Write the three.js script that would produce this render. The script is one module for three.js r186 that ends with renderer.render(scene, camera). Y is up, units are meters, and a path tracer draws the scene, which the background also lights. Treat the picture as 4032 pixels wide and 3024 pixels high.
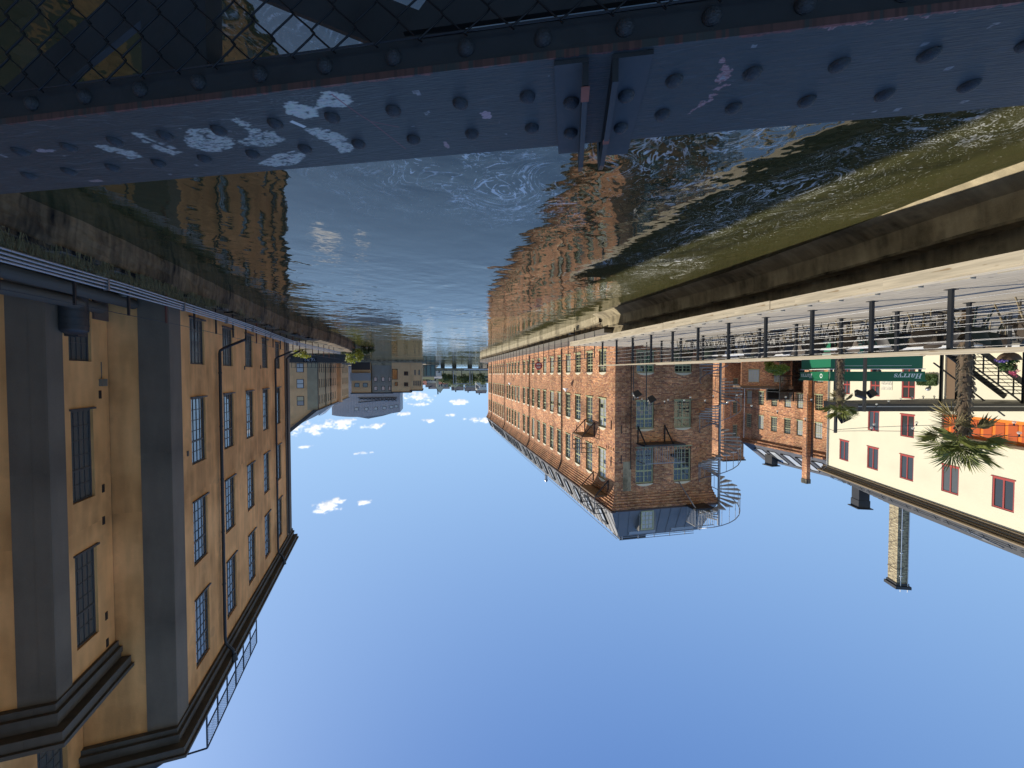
import * as THREE from 'three';
import { mergeGeometries } from 'three/addons/utils/BufferGeometryUtils.js';

// ---------------------------------------------------------------- camera, sky, sun, exposure
const R = Math.PI / 180;
const scene = new THREE.Scene();
const camera = new THREE.PerspectiveCamera(89.886, 4 / 3, 0.05, 900);
camera.position.set(0, 3.3, 0);
camera.up.set(0, -1, 0);                       // the phone was held upside down
{
  const yaw = 11.96 * R, pitch = 1.44 * R;
  camera.lookAt(-Math.sin(yaw) * Math.cos(pitch), 3.3 + Math.sin(pitch), -Math.cos(yaw) * Math.cos(pitch));
}
const EXPOSURE = 2.45, SUN_POWER = 2.2, SKY_POWER = 0.47;
const sunDir = new THREE.Vector3(1.12, 1.2, -0.9).normalize();
const sun = new THREE.DirectionalLight(new THREE.Color().setRGB(1, 0.93, 0.8), SUN_POWER);
sun.position.copy(sunDir).multiplyScalar(200);
sun.castShadow = true; sun.shadow.mapSize.set(4096, 4096);
Object.assign(sun.shadow.camera, { left: -110, right: 110, top: 110, bottom: -110, near: 1, far: 500 });
scene.add(sun, sun.target);
const renderer = new THREE.WebGLRenderer({ antialias: true });
renderer.toneMapping = THREE.LinearToneMapping;
renderer.toneMappingExposure = EXPOSURE;
renderer.shadowMap.enabled = true;

// ---------------------------------------------------------------- noise
let seed = 20240;
const rnd = () => { seed = (seed + 0x6D2B79F5) | 0; let t = Math.imul(seed ^ (seed >>> 15), 1 | seed); t = (t + Math.imul(t ^ (t >>> 7), 61 | t)) ^ t; return ((t ^ (t >>> 14)) >>> 0) / 4294967296; };
const rr = (a, b) => a + (b - a) * rnd();
const hash = (x, y) => { let h = Math.imul(x | 0, 374761393) + Math.imul(y | 0, 668265263); h = Math.imul(h ^ (h >>> 13), 1274126177); return ((h ^ (h >>> 16)) >>> 0) / 4294967296; };
function vn(x, y, per = 0) {                   // value noise 0..1, tileable with period per
  const xi = Math.floor(x), yi = Math.floor(y), fx = x - xi, fy = y - yi, u = fx * fx * (3 - 2 * fx), v = fy * fy * (3 - 2 * fy);
  const w = per ? (n) => ((n % per) + per) % per : (n) => n;
  const a = hash(w(xi), w(yi)), b = hash(w(xi + 1), w(yi)), c = hash(w(xi), w(yi + 1)), d = hash(w(xi + 1), w(yi + 1));
  return a + (b - a) * u + (c - a) * v + (a - b - c + d) * u * v;
}
function fbm(x, y, oct = 4, per = 0) { let s = 0, a = 0.5, t = 0; for (let i = 0; i < oct; i++) { s += a * vn(x + i * 17.3 * (per ? 0 : 1), y + i * 9.1 * (per ? 0 : 1), per); t += a; a *= 0.5; x *= 2; y *= 2; per *= 2; } return s / t; }
const clamp = (v, a = 0, b = 1) => Math.min(b, Math.max(a, v));
const smooth = (a, b, v) => { const t = clamp((v - a) / (b - a)); return t * t * (3 - 2 * t); };

// ---------------------------------------------------------------- sky: clear air with small fair-weather clouds low down
{
  const W = 4096, Hh = 2048, data = new Float32Array(W * Hh * 4);
  const clouds = [[15.6, 6.9, 2.3, 0.95], [14.2, 6.7, 1.5, .6], [12, 6.5, 1.7, .75], [8, 7.1, 1.6, .42], [4.0, 3.1, 1.2, .55], [3.7, 5.6, .9, .3], [2.1, 3.1, 2.0, .75], [.9, 3.3, 1.4, .7], [2, 4.3, 1.4, .36], [-4.2, 4, 1.7, .42], [-2.6, 5.9, .9, .25], [.5, 6.7, .8, .3], [-6.6, 6.6, 1.7, .45], [-8.4, 6.8, 1.6, .4], [14, 17.1, 1.6, .85], [12.6, 16.7, .8, .45], [9.3, 17.3, .9, .35], [8.9, 10.8, 1.1, .22], [16.5, 9.4, .8, .2]];
  for (let i = 0; i < 120; i++) { const az = rr(24, 328); clouds.push([az > 180 ? az - 360 : az, rr(2.2, 10), rr(.8, 2.8), rr(.3, .9)]); }
  const sd = sunDir;
  for (let j = 0; j < Hh; j++) {
    const el = ((j + 0.5) / Hh - 0.5) * Math.PI, y = Math.sin(el), ce = Math.cos(el), e = Math.max(el / R, 0);
    const list = e < 20 ? clouds.filter((c) => Math.abs(e - c[1]) < c[3] * 2.2) : [];
    const t = Math.pow(clamp(e / 62), 0.6);
    for (let i = 0; i < W; i++) {
      const az3 = ((i + 0.5) / W - 0.5) * 2 * Math.PI, x = Math.cos(az3) * ce, z = Math.sin(az3) * ce;
      const cs = x * sd.x + y * sd.y + z * sd.z, ang = Math.acos(clamp(cs, -1, 1)) / R;
      let r = 0.42 + (0.028 - 0.42) * t, g = 0.66 + (0.122 - 0.66) * t, b = 0.93 + (0.43 - 0.93) * t;
      const glow = 0.34 * Math.exp(-ang / 26) + 1.2 * Math.exp(-ang / 6);
      r += glow * 0.72; g += glow * 0.8; b += glow * 0.85;
      if (list.length) {
        const az = Math.atan2(x, -z) / R;
        let cov = 0, lit = 0;
        for (const c of list) {
          let da = az - c[0]; if (da > 180) da -= 360; if (da < -180) da += 360;
          if (Math.abs(da) > c[2] * 1.9) continue;
          const dx = da / c[2], dy = (e - c[1]) / (c[3] * (e < c[1] ? 0.6 : 1.0));
          const nn = fbm(az * 1.25 + 40, e * 2.3 + 9, 5), n2 = fbm(az * 4.1 + 11, e * 6.3 + 2, 4);
          const v = 1 - (dx * dx + dy * dy) * 0.62 + (nn - 0.5) * 2.6 + (n2 - 0.5) * 1.1;
          const k = smooth(0.2, 1.05, v);
          if (k > cov) { cov = k; lit = 0.74 + 0.36 * clamp(0.45 + dy * 0.6 + (n2 - 0.5) * 1.6); }
        }
        cov *= 0.92;
        r += (1.02 * lit - r) * cov; g += (1.04 * lit - g) * cov; b += (1.08 * lit - b) * cov;
      }
      const o = (j * W + i) * 4;
      data[o] = r * SKY_POWER; data[o + 1] = g * SKY_POWER; data[o + 2] = b * SKY_POWER; data[o + 3] = 1;
    }
  }
  const t = new THREE.DataTexture(data, W, Hh, THREE.RGBAFormat, THREE.FloatType);
  t.mapping = THREE.EquirectangularReflectionMapping; t.magFilter = THREE.LinearFilter; t.minFilter = THREE.LinearFilter; t.colorSpace = THREE.LinearSRGBColorSpace; t.needsUpdate = true;
  scene.background = t; scene.environment = t;
}

// ---------------------------------------------------------------- textures
function makeTex(w, h, fn, srgb = true) {      // fn(x, y) -> [r,g,b] linear 0..1 (srgb) or one value
  const d = new Uint8Array(w * h * 4);
  const enc = (c) => { c = clamp(c); return srgb ? (c <= 0.0031308 ? c * 12.92 : 1.055 * Math.pow(c, 1 / 2.4) - 0.055) : c; };
  for (let j = 0; j < h; j++) for (let i = 0; i < w; i++) { const v = fn(i, j), o = (j * w + i) * 4; if (typeof v === 'number') { d[o] = d[o + 1] = d[o + 2] = enc(v) * 255; } else { d[o] = enc(v[0]) * 255; d[o + 1] = enc(v[1]) * 255; d[o + 2] = enc(v[2]) * 255; } d[o + 3] = 255; }
  const t = new THREE.DataTexture(d, w, h, THREE.RGBAFormat);
  t.wrapS = t.wrapT = THREE.RepeatWrapping; t.magFilter = THREE.LinearFilter; t.minFilter = THREE.LinearMipmapLinearFilter; t.generateMipmaps = true;
  if (srgb) t.colorSpace = THREE.SRGBColorSpace; t.needsUpdate = true;
  return t;
}
const rep = (t, m) => { t.repeat.set(1 / m, 1 / m); return t; };
// a mottled map around a mean colour, tile in metres
function mottle(mean, amount, tile, opts = {}) {
  const N = opts.n || 512, f = opts.f || 4, tint = opts.tint || [1, 1, 1];
  return rep(makeTex(N, N, (i, j) => {
    const x = i / N, y = j / N;
    const a = fbm(x * f, y * f, 5, f) - 0.5, s = opts.streak ? fbm(x * f * 6, y * f * 0.5 * 2, 3, 0) - 0.5 : 0, g = hash(i, j) - 0.5, st = smooth(0.62, 0.8, fbm(x * f * 2 + 0, y * f * 2, 4, f * 2)) * (opts.spots || 0);
    const k = 1 + amount * (a * 1.6 + s * (opts.streak || 0)) + g * (opts.grain || 0.08) - st;
    return [mean[0] * k * (1 + a * (tint[0] - 1)), mean[1] * k * (1 + a * (tint[1] - 1)), mean[2] * k * (1 + a * (tint[2] - 1))];
  }), tile);
}
function bumpNoise(tile, f = 16, n = 512) { return rep(makeTex(n, n, (i, j) => fbm(i / n * f, j / n * f, 5, f), false), tile); }
function brickTextures(pal, mortar, tileM = 6, n = 2048, patchy = .5) {
  const nx = Math.round(tileM / 0.25), ny = Math.round(tileM / 0.075);
  const cell = (i, j, n) => {
    const bw = n / nx, bh = n / ny;
    const row = Math.floor(j / bh), off = (row % 2) * 0.5 * bw + (hash(row, 5) - .5) * bw * 0.3, col = Math.floor((i + off) / bw), cx = ((i + off) / bw - col) * bw, cy = j - row * bh, c = ((col % nx) + nx) % nx;
    const half = hash(c, row + 7) > 0.72, hx = half ? Math.abs(cx - bw / 2) : 9;
    return [c * 2 + (half && cx > bw / 2 ? 1 : 0), row, Math.min(cx, bw - cx, hx), Math.min(cy, bh - cy)];
  };
  const col = makeTex(n, n, (i, j) => {
    const [c, r, dx, dy] = cell(i, j, n), m = dx < 1.6 || dy < 1.7, nz = vn(i / n * 160, j / n * 160, 160) - 0.5, big = (fbm(i / n * 5, j / n * 5, 4, 5) - 0.5) * patchy * 2 - patchy * smooth(.6, .72, fbm(i / n * 3 + 40, j / n * 3 + 12, 3, 0)) * .5;
    if (m) { const k = 1 + nz * 0.5 + big; return [mortar[0] * k, mortar[1] * k, mortar[2] * k]; }
    const p = pal[Math.floor(Math.pow(hash(c, r), 1) * pal.length) % pal.length], k = (0.78 + 0.44 * hash(c + 31, r + 77)) * (1 + nz * 0.35 + big);
    return [p[0] * k, p[1] * k, p[2] * k];
  });
  const h = n / 2, bump = makeTex(h, h, (i, j) => { const [c, r, dx, dy] = cell(i, j, h); return clamp(Math.min(dx, dy) / 1.6) * (0.75 + 0.25 * hash(c + 3, r)) + (vn(i / h * 120, j / h * 120, 120) - .5) * 0.2; }, false);
  return [rep(col, tileM), rep(bump, tileM)];
}
const C = (r, g, b) => new THREE.Color().setRGB(r, g, b);
const std = (o) => new THREE.MeshStandardMaterial(Object.assign({ roughness: 0.8 }, o));
const phys = (o) => new THREE.MeshPhysicalMaterial(Object.assign({ roughness: 0.5 }, o));
const bumpFine = bumpNoise(1.2, 24), bumpCoarse = bumpNoise(4, 12);
const [brickMap, brickBump] = brickTextures([[.54, .225, .092], [.47, .19, .085], [.61, .28, .125], [.38, .145, .07], [.67, .36, .175], [.53, .24, .105], [.30, .115, .066]], [.60, .47, .32]);
const [ybrickMap, ybrickBump] = brickTextures([[.50, .40, .22], [.42, .33, .18], [.30, .23, .13], [.56, .46, .28], [.20, .15, .09]], [.36, .32, .25], 2, 512, .2);
const M = {
  brick: std({ map: brickMap, bumpMap: brickBump, bumpScale: 0.012, roughness: 0.92 }),
  ybrick: std({ map: ybrickMap, bumpMap: ybrickBump, bumpScale: 0.012, roughness: 0.92 }),
  ochre: std({ map: mottle([.82, .42, .155], .55, 8, { n: 1024, f: 5, tint: [1, 1.15, 1.4], streak: .8, spots: .2, grain: .07 }), bumpMap: bumpFine, bumpScale: 0.004, roughness: 0.93 }),
  ochreFar: std({ map: mottle([.70, .44, .22], .25, 6, { streak: .5 }), roughness: 0.95 }),
  greyPlaster: std({ map: mottle([.17, .137, .10], .36, 6, { streak: .6, grain: .12 }), bumpMap: bumpFine, bumpScale: 0.004, roughness: 0.9 }),
  greyPlasterLight: std({ map: mottle([.215, .185, .135], .28, 5, { streak: .5, grain: .1 }), bumpMap: bumpFine, bumpScale: 0.004, roughness: 0.9 }),
  cornice: std({ map: mottle([.10, .085, .066], .45, 4, { streak: .6 }), roughness: 0.8 }),
  white: std({ map: mottle([.74, .68, .50], .09, 5, { spots: .03, grain: .04 }), bumpMap: bumpFine, bumpScale: 0.006, roughness: 0.95 }),
  concrete: std({ map: mottle([.33, .275, .175], 1.1, 4, { n: 1024, f: 6, spots: .45, streak: .6, grain: .4, tint: [1, 1.05, 1.15] }), bumpMap: bumpCoarse, bumpScale: 0.035, roughness: 0.95 }),
  concreteDark: std({ map: mottle([.16, .145, .11], 1.2, 4, { n: 1024, spots: .4, streak: 2.2, grain: .3 }), bumpMap: bumpCoarse, bumpScale: 0.04, roughness: 0.95 }),
  mossy: std({ map: mottle([.15, .105, .055], 1.3, 4, { n: 1024, f: 6, spots: .5, streak: 1.4, grain: .4, tint: [1, .85, .7] }), bumpMap: bumpCoarse, bumpScale: 0.08, roughness: 1 }),
  soil: std({ map: mottle([.10, .08, .05], .9, 3, { spots: .3, grain: .3 }), bumpMap: bumpCoarse, bumpScale: 0.06, roughness: 1 }),
  paving: std({ map: mottle([.27, .25, .21], .3, 4, { grain: .15 }), roughness: 0.95 }),
  asphalt: std({ map: mottle([.19, .17, .14], .35, 4, { grain: .2 }), roughness: 0.95 }),
  black: std({ color: C(.014, .015, .017), roughness: 0.5 }),
  darkSteel: std({ color: C(.03, .033, .038), roughness: 0.45, metalness: 0.4 }),
  steel: std({ color: C(.34, .34, .34), roughness: 0.4, metalness: 0.7 }),
  galv: std({ color: C(.30, .31, .33), roughness: 0.42, metalness: 0.8 }),
  pipeGrey: std({ color: C(.42, .42, .44), roughness: 0.4, metalness: 0.3 }),
  sheet: std({ map: mottle([.20, .19, .175], .2, 3), roughness: 0.42, metalness: 0.3 }),
  sheetDark: std({ map: mottle([.042, .038, .035], .2, 3), roughness: 0.5, metalness: 0.2 }),
  sheetBlue: std({ map: mottle([.36, .36, .38], .14, 6, { streak: .5 }), roughness: 0.5, metalness: 0.2 }),
  corrug: std({ map: mottle([.31, .29, .24], .2, 5, { streak: 1 }), roughness: 0.6, metalness: 0.2 }),
  tile: std({ map: mottle([.085, .085, .09], .3, 2), roughness: 0.7 }),
  redFrame: std({ color: C(.36, .055, .045), roughness: 0.6 }),
  greenFrame: std({ color: C(.43, .44, .25), roughness: 0.6 }),
  cream: std({ color: C(.74, .68, .50), roughness: 0.8 }),
  greyFrame: std({ color: C(.075, .073, .07), roughness: 0.6 }),
  darkFrame: std({ color: C(.035, .033, .03), roughness: 0.6 }),
  glass: phys({ color: C(.022, .024, .026), roughness: 0.03, ior: 1.9 }),
  glassSky: phys({ color: C(.05, .05, .05), roughness: 0.03, ior: 2.9 }),
  glassDull: phys({ color: C(.10, .105, .10), roughness: 0.25, ior: 1.6 }),
  glassGrey: phys({ color: C(.045, .047, .045), roughness: 0.08, ior: 1.7 }),
  glassMilk: phys({ color: C(.42, .43, .42), roughness: 0.12, ior: 1.7 }),
  blind: std({ color: C(.5, .44, .28), roughness: .9 }),
  green: std({ color: C(.012, .17, .085), roughness: 0.55 }),
  orange: std({ color: C(.80, .20, .015), roughness: 0.6 }),
  orangeDeep: std({ color: C(.50, .09, .012), roughness: 0.6 }),
  brown: std({ color: C(.16, .10, .055), roughness: 0.7 }),
  gilt: std({ map: mottle([.24, .175, .10], .2, 2), roughness: 0.6 }),
  timberPale: std({ map: rep(makeTex(512, 512, (i, j) => { const g = fbm(i / 512 * 5, j / 512 * 70, 4, 0), b = Math.floor(j / 128), k = .85 + .3 * hash(b, 3) + (g - .5) * .55, kn = smooth(.80, .86, fbm(i / 512 * 6 + b, j / 512 * 20, 2)); return [.54 * k * (1 - kn * .4), .465 * k * (1 - kn * .5), .34 * k * (1 - kn * .6)]; }), 1.6), roughness: 0.9 }),
  timberGrey: std({ map: rep(makeTex(512, 512, (i, j) => { const g = fbm(i / 512 * 5 + 9, j / 512 * 70, 4, 0), k = .9 + (g - .5) * .8, kn = smooth(.76, .84, fbm(i / 512 * 7 + 3, j / 512 * 18, 2)); return [.43 * k * (1 - kn * .4), .385 * k * (1 - kn * .5), .30 * k * (1 - kn * .6)]; }), 1.3), roughness: 0.9 }),
  deckWood: std({ map: rep(makeTex(512, 512, (i, j) => { const g = fbm(i / 512 * 8, j / 512 * 60, 4, 0), k = .9 + (g - .5) * .6; return [.38 * k, .335 * k, .265 * k]; }), 1.6), roughness: 0.9 }),
  furnDark: std({ color: C(.035, .03, .026), roughness: 0.6 }),
  furnBrown: std({ color: C(.085, .065, .048), roughness: 0.7 }),
  furnGreen: std({ color: C(.02, .04, .03), roughness: 0.6 }),
  legWood: std({ color: C(.22, .17, .095), roughness: 0.6 }),
  tableTop: std({ color: C(.78, .76, .70), roughness: 0.5 }),
  bulb: phys({ color: C(.9, .88, .8), roughness: 0.05, transmission: 0.6, thickness: 0 }),
  leafA: phys({ color: C(.07, .13, .022), roughness: .6, transmission: 0.25, thickness: 0, side: THREE.DoubleSide }),
  leafB: phys({ color: C(.40, .43, .05), roughness: .6, transmission: 0.55, thickness: 0, side: THREE.DoubleSide }),
  leafC: phys({ color: C(.045, .075, .02), roughness: .7, transmission: 0.2, thickness: 0, side: THREE.DoubleSide }),
  leafD: phys({ color: C(.20, .235, .075), roughness: .6, transmission: 0.4, thickness: 0, side: THREE.DoubleSide }),
  palmLeaf: std({ color: C(.19, .215, .055), roughness: .5, side: THREE.DoubleSide }),
  palmDry: std({ color: C(.26, .22, .10), roughness: .8, side: THREE.DoubleSide }),
  bark: std({ map: mottle([.14, .10, .065], .6, .6), bumpMap: bumpFine, bumpScale: .02, roughness: 1 }),
  fibre: std({ color: C(.19, .15, .10), roughness: 1 }),
  grass: std({ color: C(.24, .20, .095), roughness: 1, side: THREE.DoubleSide }),
  pink: std({ color: C(.55, .09, .16), roughness: .8, side: THREE.DoubleSide }),
  violet: std({ color: C(.20, .13, .42), roughness: .8, side: THREE.DoubleSide }),
  red: std({ color: C(.5, .02, .02), roughness: .5 }),
  paper: std({ color: C(.8, .8, .78), roughness: .6 }),
  houseWhite: std({ color: C(.68, .66, .60), roughness: .9 }), houseGrey: std({ color: C(.34, .33, .31), roughness: .9 }), houseOchre: std({ color: C(.50, .33, .12), roughness: .9 }), houseCream: std({ color: C(.62, .56, .40), roughness: .9 }),
  roofRed: std({ color: C(.30, .11, .07), roughness: .9 }), roofDark: std({ color: C(.05, .05, .055), roughness: .8 }), roofGrey: std({ color: C(.22, .22, .22), roughness: .8 }),
  yellowGlass: phys({ color: C(.55, .38, .06), roughness: .2 }), tealGlass: phys({ color: C(.05, .13, .12), roughness: .1, ior: 1.7 }),
};

// ---------------------------------------------------------------- geometry helpers (everything in metres, world axes unless a frame is applied)
const V3 = (x, y, z) => new THREE.Vector3(x, y, z);
function uvm(g) {                              // uv in metres from the dominating axis of each face
  if (g.index) g = g.toNonIndexed();
  const p = g.attributes.position, n = p.count, uv = new Float32Array(n * 2);
  const a = V3(), b = V3(), c = V3();
  for (let i = 0; i < n; i += 3) {
    a.fromBufferAttribute(p, i); b.fromBufferAttribute(p, i + 1); c.fromBufferAttribute(p, i + 2);
    const nm = b.clone().sub(a).cross(c.clone().sub(a)), ax = Math.abs(nm.x), ay = Math.abs(nm.y), az = Math.abs(nm.z);
    [a, b, c].forEach((q, k) => { const o = (i + k) * 2; if (ay >= ax && ay >= az) { uv[o] = q.x; uv[o + 1] = q.z; } else if (ax >= az) { uv[o] = q.z; uv[o + 1] = q.y; } else { uv[o] = q.x; uv[o + 1] = q.y; } });
  }
  g.setAttribute('uv', new THREE.BufferAttribute(uv, 2));
  for (const k of Object.keys(g.attributes)) if (!['position', 'normal', 'uv'].includes(k)) g.deleteAttribute(k);
  return g;
}
const bx = (x0, x1, y0, y1, z0, z1) => uvm(new THREE.BoxGeometry(x1 - x0, y1 - y0, z1 - z0).translate((x0 + x1) / 2, (y0 + y1) / 2, (z0 + z1) / 2));
function bar(p, q, w, h = w, up = V3(0, 1, 0)) {   // box beam between two points
  const d = q.clone().sub(p), L = d.length(); d.normalize();
  let x = up.clone().cross(d); if (x.length() < 1e-3) x = V3(1, 0, 0).cross(d); x.normalize();
  const y = d.clone().cross(x), g = uvm(new THREE.BoxGeometry(w, h, L));
  return g.applyMatrix4(new THREE.Matrix4().makeBasis(x, y, d).setPosition(p.clone().add(q).multiplyScalar(.5)));
}
function cyl(p, q, r, seg = 8, r2 = r) {
  const d = q.clone().sub(p), L = d.length(), g = new THREE.CylinderGeometry(r2, r, L, seg);
  const m = new THREE.Matrix4().makeRotationFromQuaternion(new THREE.Quaternion().setFromUnitVectors(V3(0, 1, 0), d.normalize())).setPosition(p.clone().add(q).multiplyScalar(.5));
  return nonIdx(g).applyMatrix4(m);
}
const nonIdx = (g) => { g = g.index ? g.toNonIndexed() : g; for (const k of Object.keys(g.attributes)) if (!['position', 'normal', 'uv'].includes(k)) g.deleteAttribute(k); return g; };
const tube = (pts, r, seg = 6, n = pts.length * 4, closed = false) => nonIdx(new THREE.TubeGeometry(new THREE.CatmullRomCurve3(pts, closed, 'catmullrom', .1), n, r, seg, closed));
function prism(pts, depth, bevel = 0) {        // outline in x,y extruded along +z
  const g = new THREE.ExtrudeGeometry(new THREE.Shape(pts.map((p) => new THREE.Vector2(p[0], p[1]))), { depth, bevelEnabled: bevel > 0, bevelSize: bevel, bevelThickness: bevel, bevelSegments: 1 });
  return uvm(g);
}
function quad(a, b, c, d) {                    // one face, corners counter-clockwise
  const g = new THREE.BufferGeometry(), P = [a, b, c, a, c, d];
  g.setAttribute('position', new THREE.BufferAttribute(new Float32Array(P.flatMap((v) => [v.x, v.y, v.z])), 3)); g.computeVertexNormals();
  return uvm(g);
}
const frame = (ox, oz, ang, oy = 0) => new THREE.Matrix4().makeRotationY(ang).setPosition(ox, oy, oz);
const tf = (m, ...gs) => gs.map((g) => g.applyMatrix4(m));
const merge = (gs) => { gs = gs.flat(9); return gs.length === 1 ? gs[0] : mergeGeometries(gs); };
function mesh(name, gs, mat, parent) { const m = new THREE.Mesh(gs.isBufferGeometry ? gs : merge(gs), mat); m.name = name; m.castShadow = m.receiveShadow = true; if (parent) parent.add(m); return m; }
const used = {};
const numbered = (n) => { used[n] = (used[n] ?? -1) + 1; return used[n] ? n + '_' + String(used[n]).padStart(3, '0') : n; };
function thing(name, label, category, group) { const o = new THREE.Group(); o.name = numbered(name); o.userData = { label, category }; if (group) o.userData.group = group; scene.add(o); return o; }
function base(o, x, y, z) { o.position.set(x, y, z); for (const c of o.children) c.position.sub(o.position); return o; }   // built in world axes, then set on its base
function sub(name, parent) { const g = new THREE.Group(); g.name = name; parent.add(g); return g; }
function struct(name, gs, mat, label, category) { const m = mesh(name, gs, mat); m.name = numbered(name); m.userData = { kind: 'structure', label, category }; scene.add(m); return m; }
function single(name, gs, mat, label, category, group) { const m = mesh(name, gs, mat); m.name = numbered(name); m.userData = { label, category }; if (group) m.userData.group = group; scene.add(m); return m; }
function copyOf(o, label) { const c = o.clone(); c.name = numbered(o.name.replace(/_\d{3}$/, '')); if (label) c.userData = Object.assign({}, o.userData, { label }); scene.add(c); return c; }
function centred(m) { m.geometry.computeBoundingBox(); const b = m.geometry.boundingBox, c = V3((b.min.x + b.max.x) / 2, b.min.y, (b.min.z + b.max.z) / 2); m.geometry.translate(-c.x, -c.y, -c.z); m.position.copy(c); return m; }

// a wall in its own frame (x along, y up, z out) with rectangular openings [x0,x1,y0,y1] and reveals of the given depth
function wallGeo(x0, x1, y0, y1, holes, depth = .2, thick = .35) {
  const xs = [...new Set([x0, x1, ...holes.flatMap((h) => [h[0], h[1]])])].filter((v) => v >= x0 && v <= x1).sort((a, b) => a - b);
  const ys = [...new Set([y0, y1, ...holes.flatMap((h) => [h[2], h[3]])])].filter((v) => v >= y0 && v <= y1).sort((a, b) => a - b);
  const out = [], q = (a, b, c, d) => out.push(quad(V3(...a), V3(...b), V3(...c), V3(...d)));
  for (let j = 0; j + 1 < ys.length; j++) {
    let run = null;
    for (let i = 0; i + 1 < xs.length; i++) {
      const cx = (xs[i] + xs[i + 1]) / 2, cy = (ys[j] + ys[j + 1]) / 2, hole = holes.some((h) => cx > h[0] && cx < h[1] && cy > h[2] && cy < h[3]);
      if (!hole) { if (run === null) run = xs[i]; }
      if ((hole || i + 2 === xs.length) && run !== null) { const e = hole ? xs[i] : xs[i + 1]; q([run, ys[j], 0], [e, ys[j], 0], [e, ys[j + 1], 0], [run, ys[j + 1], 0]); run = null; }
    }
  }
  for (const [a, b, c, d] of holes) { q([a, c, 0], [a, d, 0], [a, d, -depth], [a, c, -depth]); q([b, c, -depth], [b, d, -depth], [b, d, 0], [b, c, 0]); q([a, d, 0], [b, d, 0], [b, d, -depth], [a, d, -depth]); q([a, c, -depth], [b, c, -depth], [b, c, 0], [a, c, 0]); }
  q([x0, y0, -thick], [x0, y1, -thick], [x1, y1, -thick], [x1, y0, -thick]);
  q([x0, y1, 0], [x1, y1, 0], [x1, y1, -thick], [x0, y1, -thick]); q([x0, y0, -thick], [x0, y0, 0], [x0, y1, 0], [x0, y1, -thick]); q([x1, y0, 0], [x1, y0, -thick], [x1, y1, -thick], [x1, y1, 0]);
  return out;
}
// a window group: origin at bottom centre of the opening on the wall face; glazing sits `rec` behind the face
function makeWindow({ w, h, nx, ny, rec = .12, fw = .06, bar: bw = .028, heavy = [], mullion = [], frameMat, glass, single: one = false, sill, arch, archMat, head }) {
  const g = new THREE.Group(); g.name = 'window';
  const fs = [bx(-w / 2, -w / 2 + fw, 0, h, -rec - .03, -rec + .03), bx(w / 2 - fw, w / 2, 0, h, -rec - .03, -rec + .03), bx(-w / 2 + fw, w / 2 - fw, 0, fw, -rec - .03, -rec + .03), bx(-w / 2 + fw, w / 2 - fw, h - fw, h, -rec - .03, -rec + .03)];
  const iw = w - 2 * fw, ih = h - 2 * fw;
  for (let i = 1; i < nx; i++) { const x = -iw / 2 + iw * i / nx, b = mullion.includes(i) ? fw * .9 : bw; fs.push(bx(x - b / 2, x + b / 2, fw, h - fw, -rec - .024, -rec + (mullion.includes(i) ? .027 : .018))); }
  for (let j = 1; j < ny; j++) { const y = fw + ih * j / ny, b = heavy.includes(j) ? fw * 1.3 : bw; fs.push(bx(-iw / 2, iw / 2, y - b / 2, y + b / 2, -rec - .022, -rec + (heavy.includes(j) ? .024 : .016))); }
  mesh('frame', fs, frameMat, g);
  if (one) mesh('pane', bx(-iw / 2, iw / 2, fw, h - fw, -rec - .008, -rec), glass, g);
  else {
    const pw = iw / nx, ph = ih / ny, pg = bx(-pw / 2, pw / 2, -ph / 2, ph / 2, -.004, .004);
    for (let i = 0; i < nx; i++) for (let j = 0; j < ny; j++) { const m = mesh('pane', pg, glass, g); m.position.set(-iw / 2 + pw * (i + .5), fw + ph * (j + .5), -rec - .002); m.rotation.set(rr(-.006, .006), rr(-.006, .006), 0); }
  }
  if (sill) mesh('sill', bx(-w / 2 - .05, w / 2 + .05, -.06, -.001, -rec, sill), frameMat, g);
  if (head) mesh('head_flashing', bx(-w / 2 - .04, w / 2 + .04, h + .001, h + .04, -rec, head), frameMat, g);
  if (arch) { const pts = [[-w / 2, 0]]; for (let i = 0; i <= 10; i++) { const t = i / 10; pts.push([w / 2 - w * t, arch * (1 - Math.pow(2 * t - 1, 2)) + .012]); } const a = mesh('arch_panel', prism(pts, .012).translate(0, h, .001), archMat, g); a.castShadow = true; }
  return g;
}
function place(parent, proto, m, mats) { const c = proto.clone(); c.applyMatrix4(m); parent.add(c); if (mats) { const g = mats[Math.floor(rnd() * mats.length)]; c.traverse((o) => { if (o.name === 'pane') o.material = rnd() > .12 ? g : mats[0]; }); } return c; }

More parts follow.
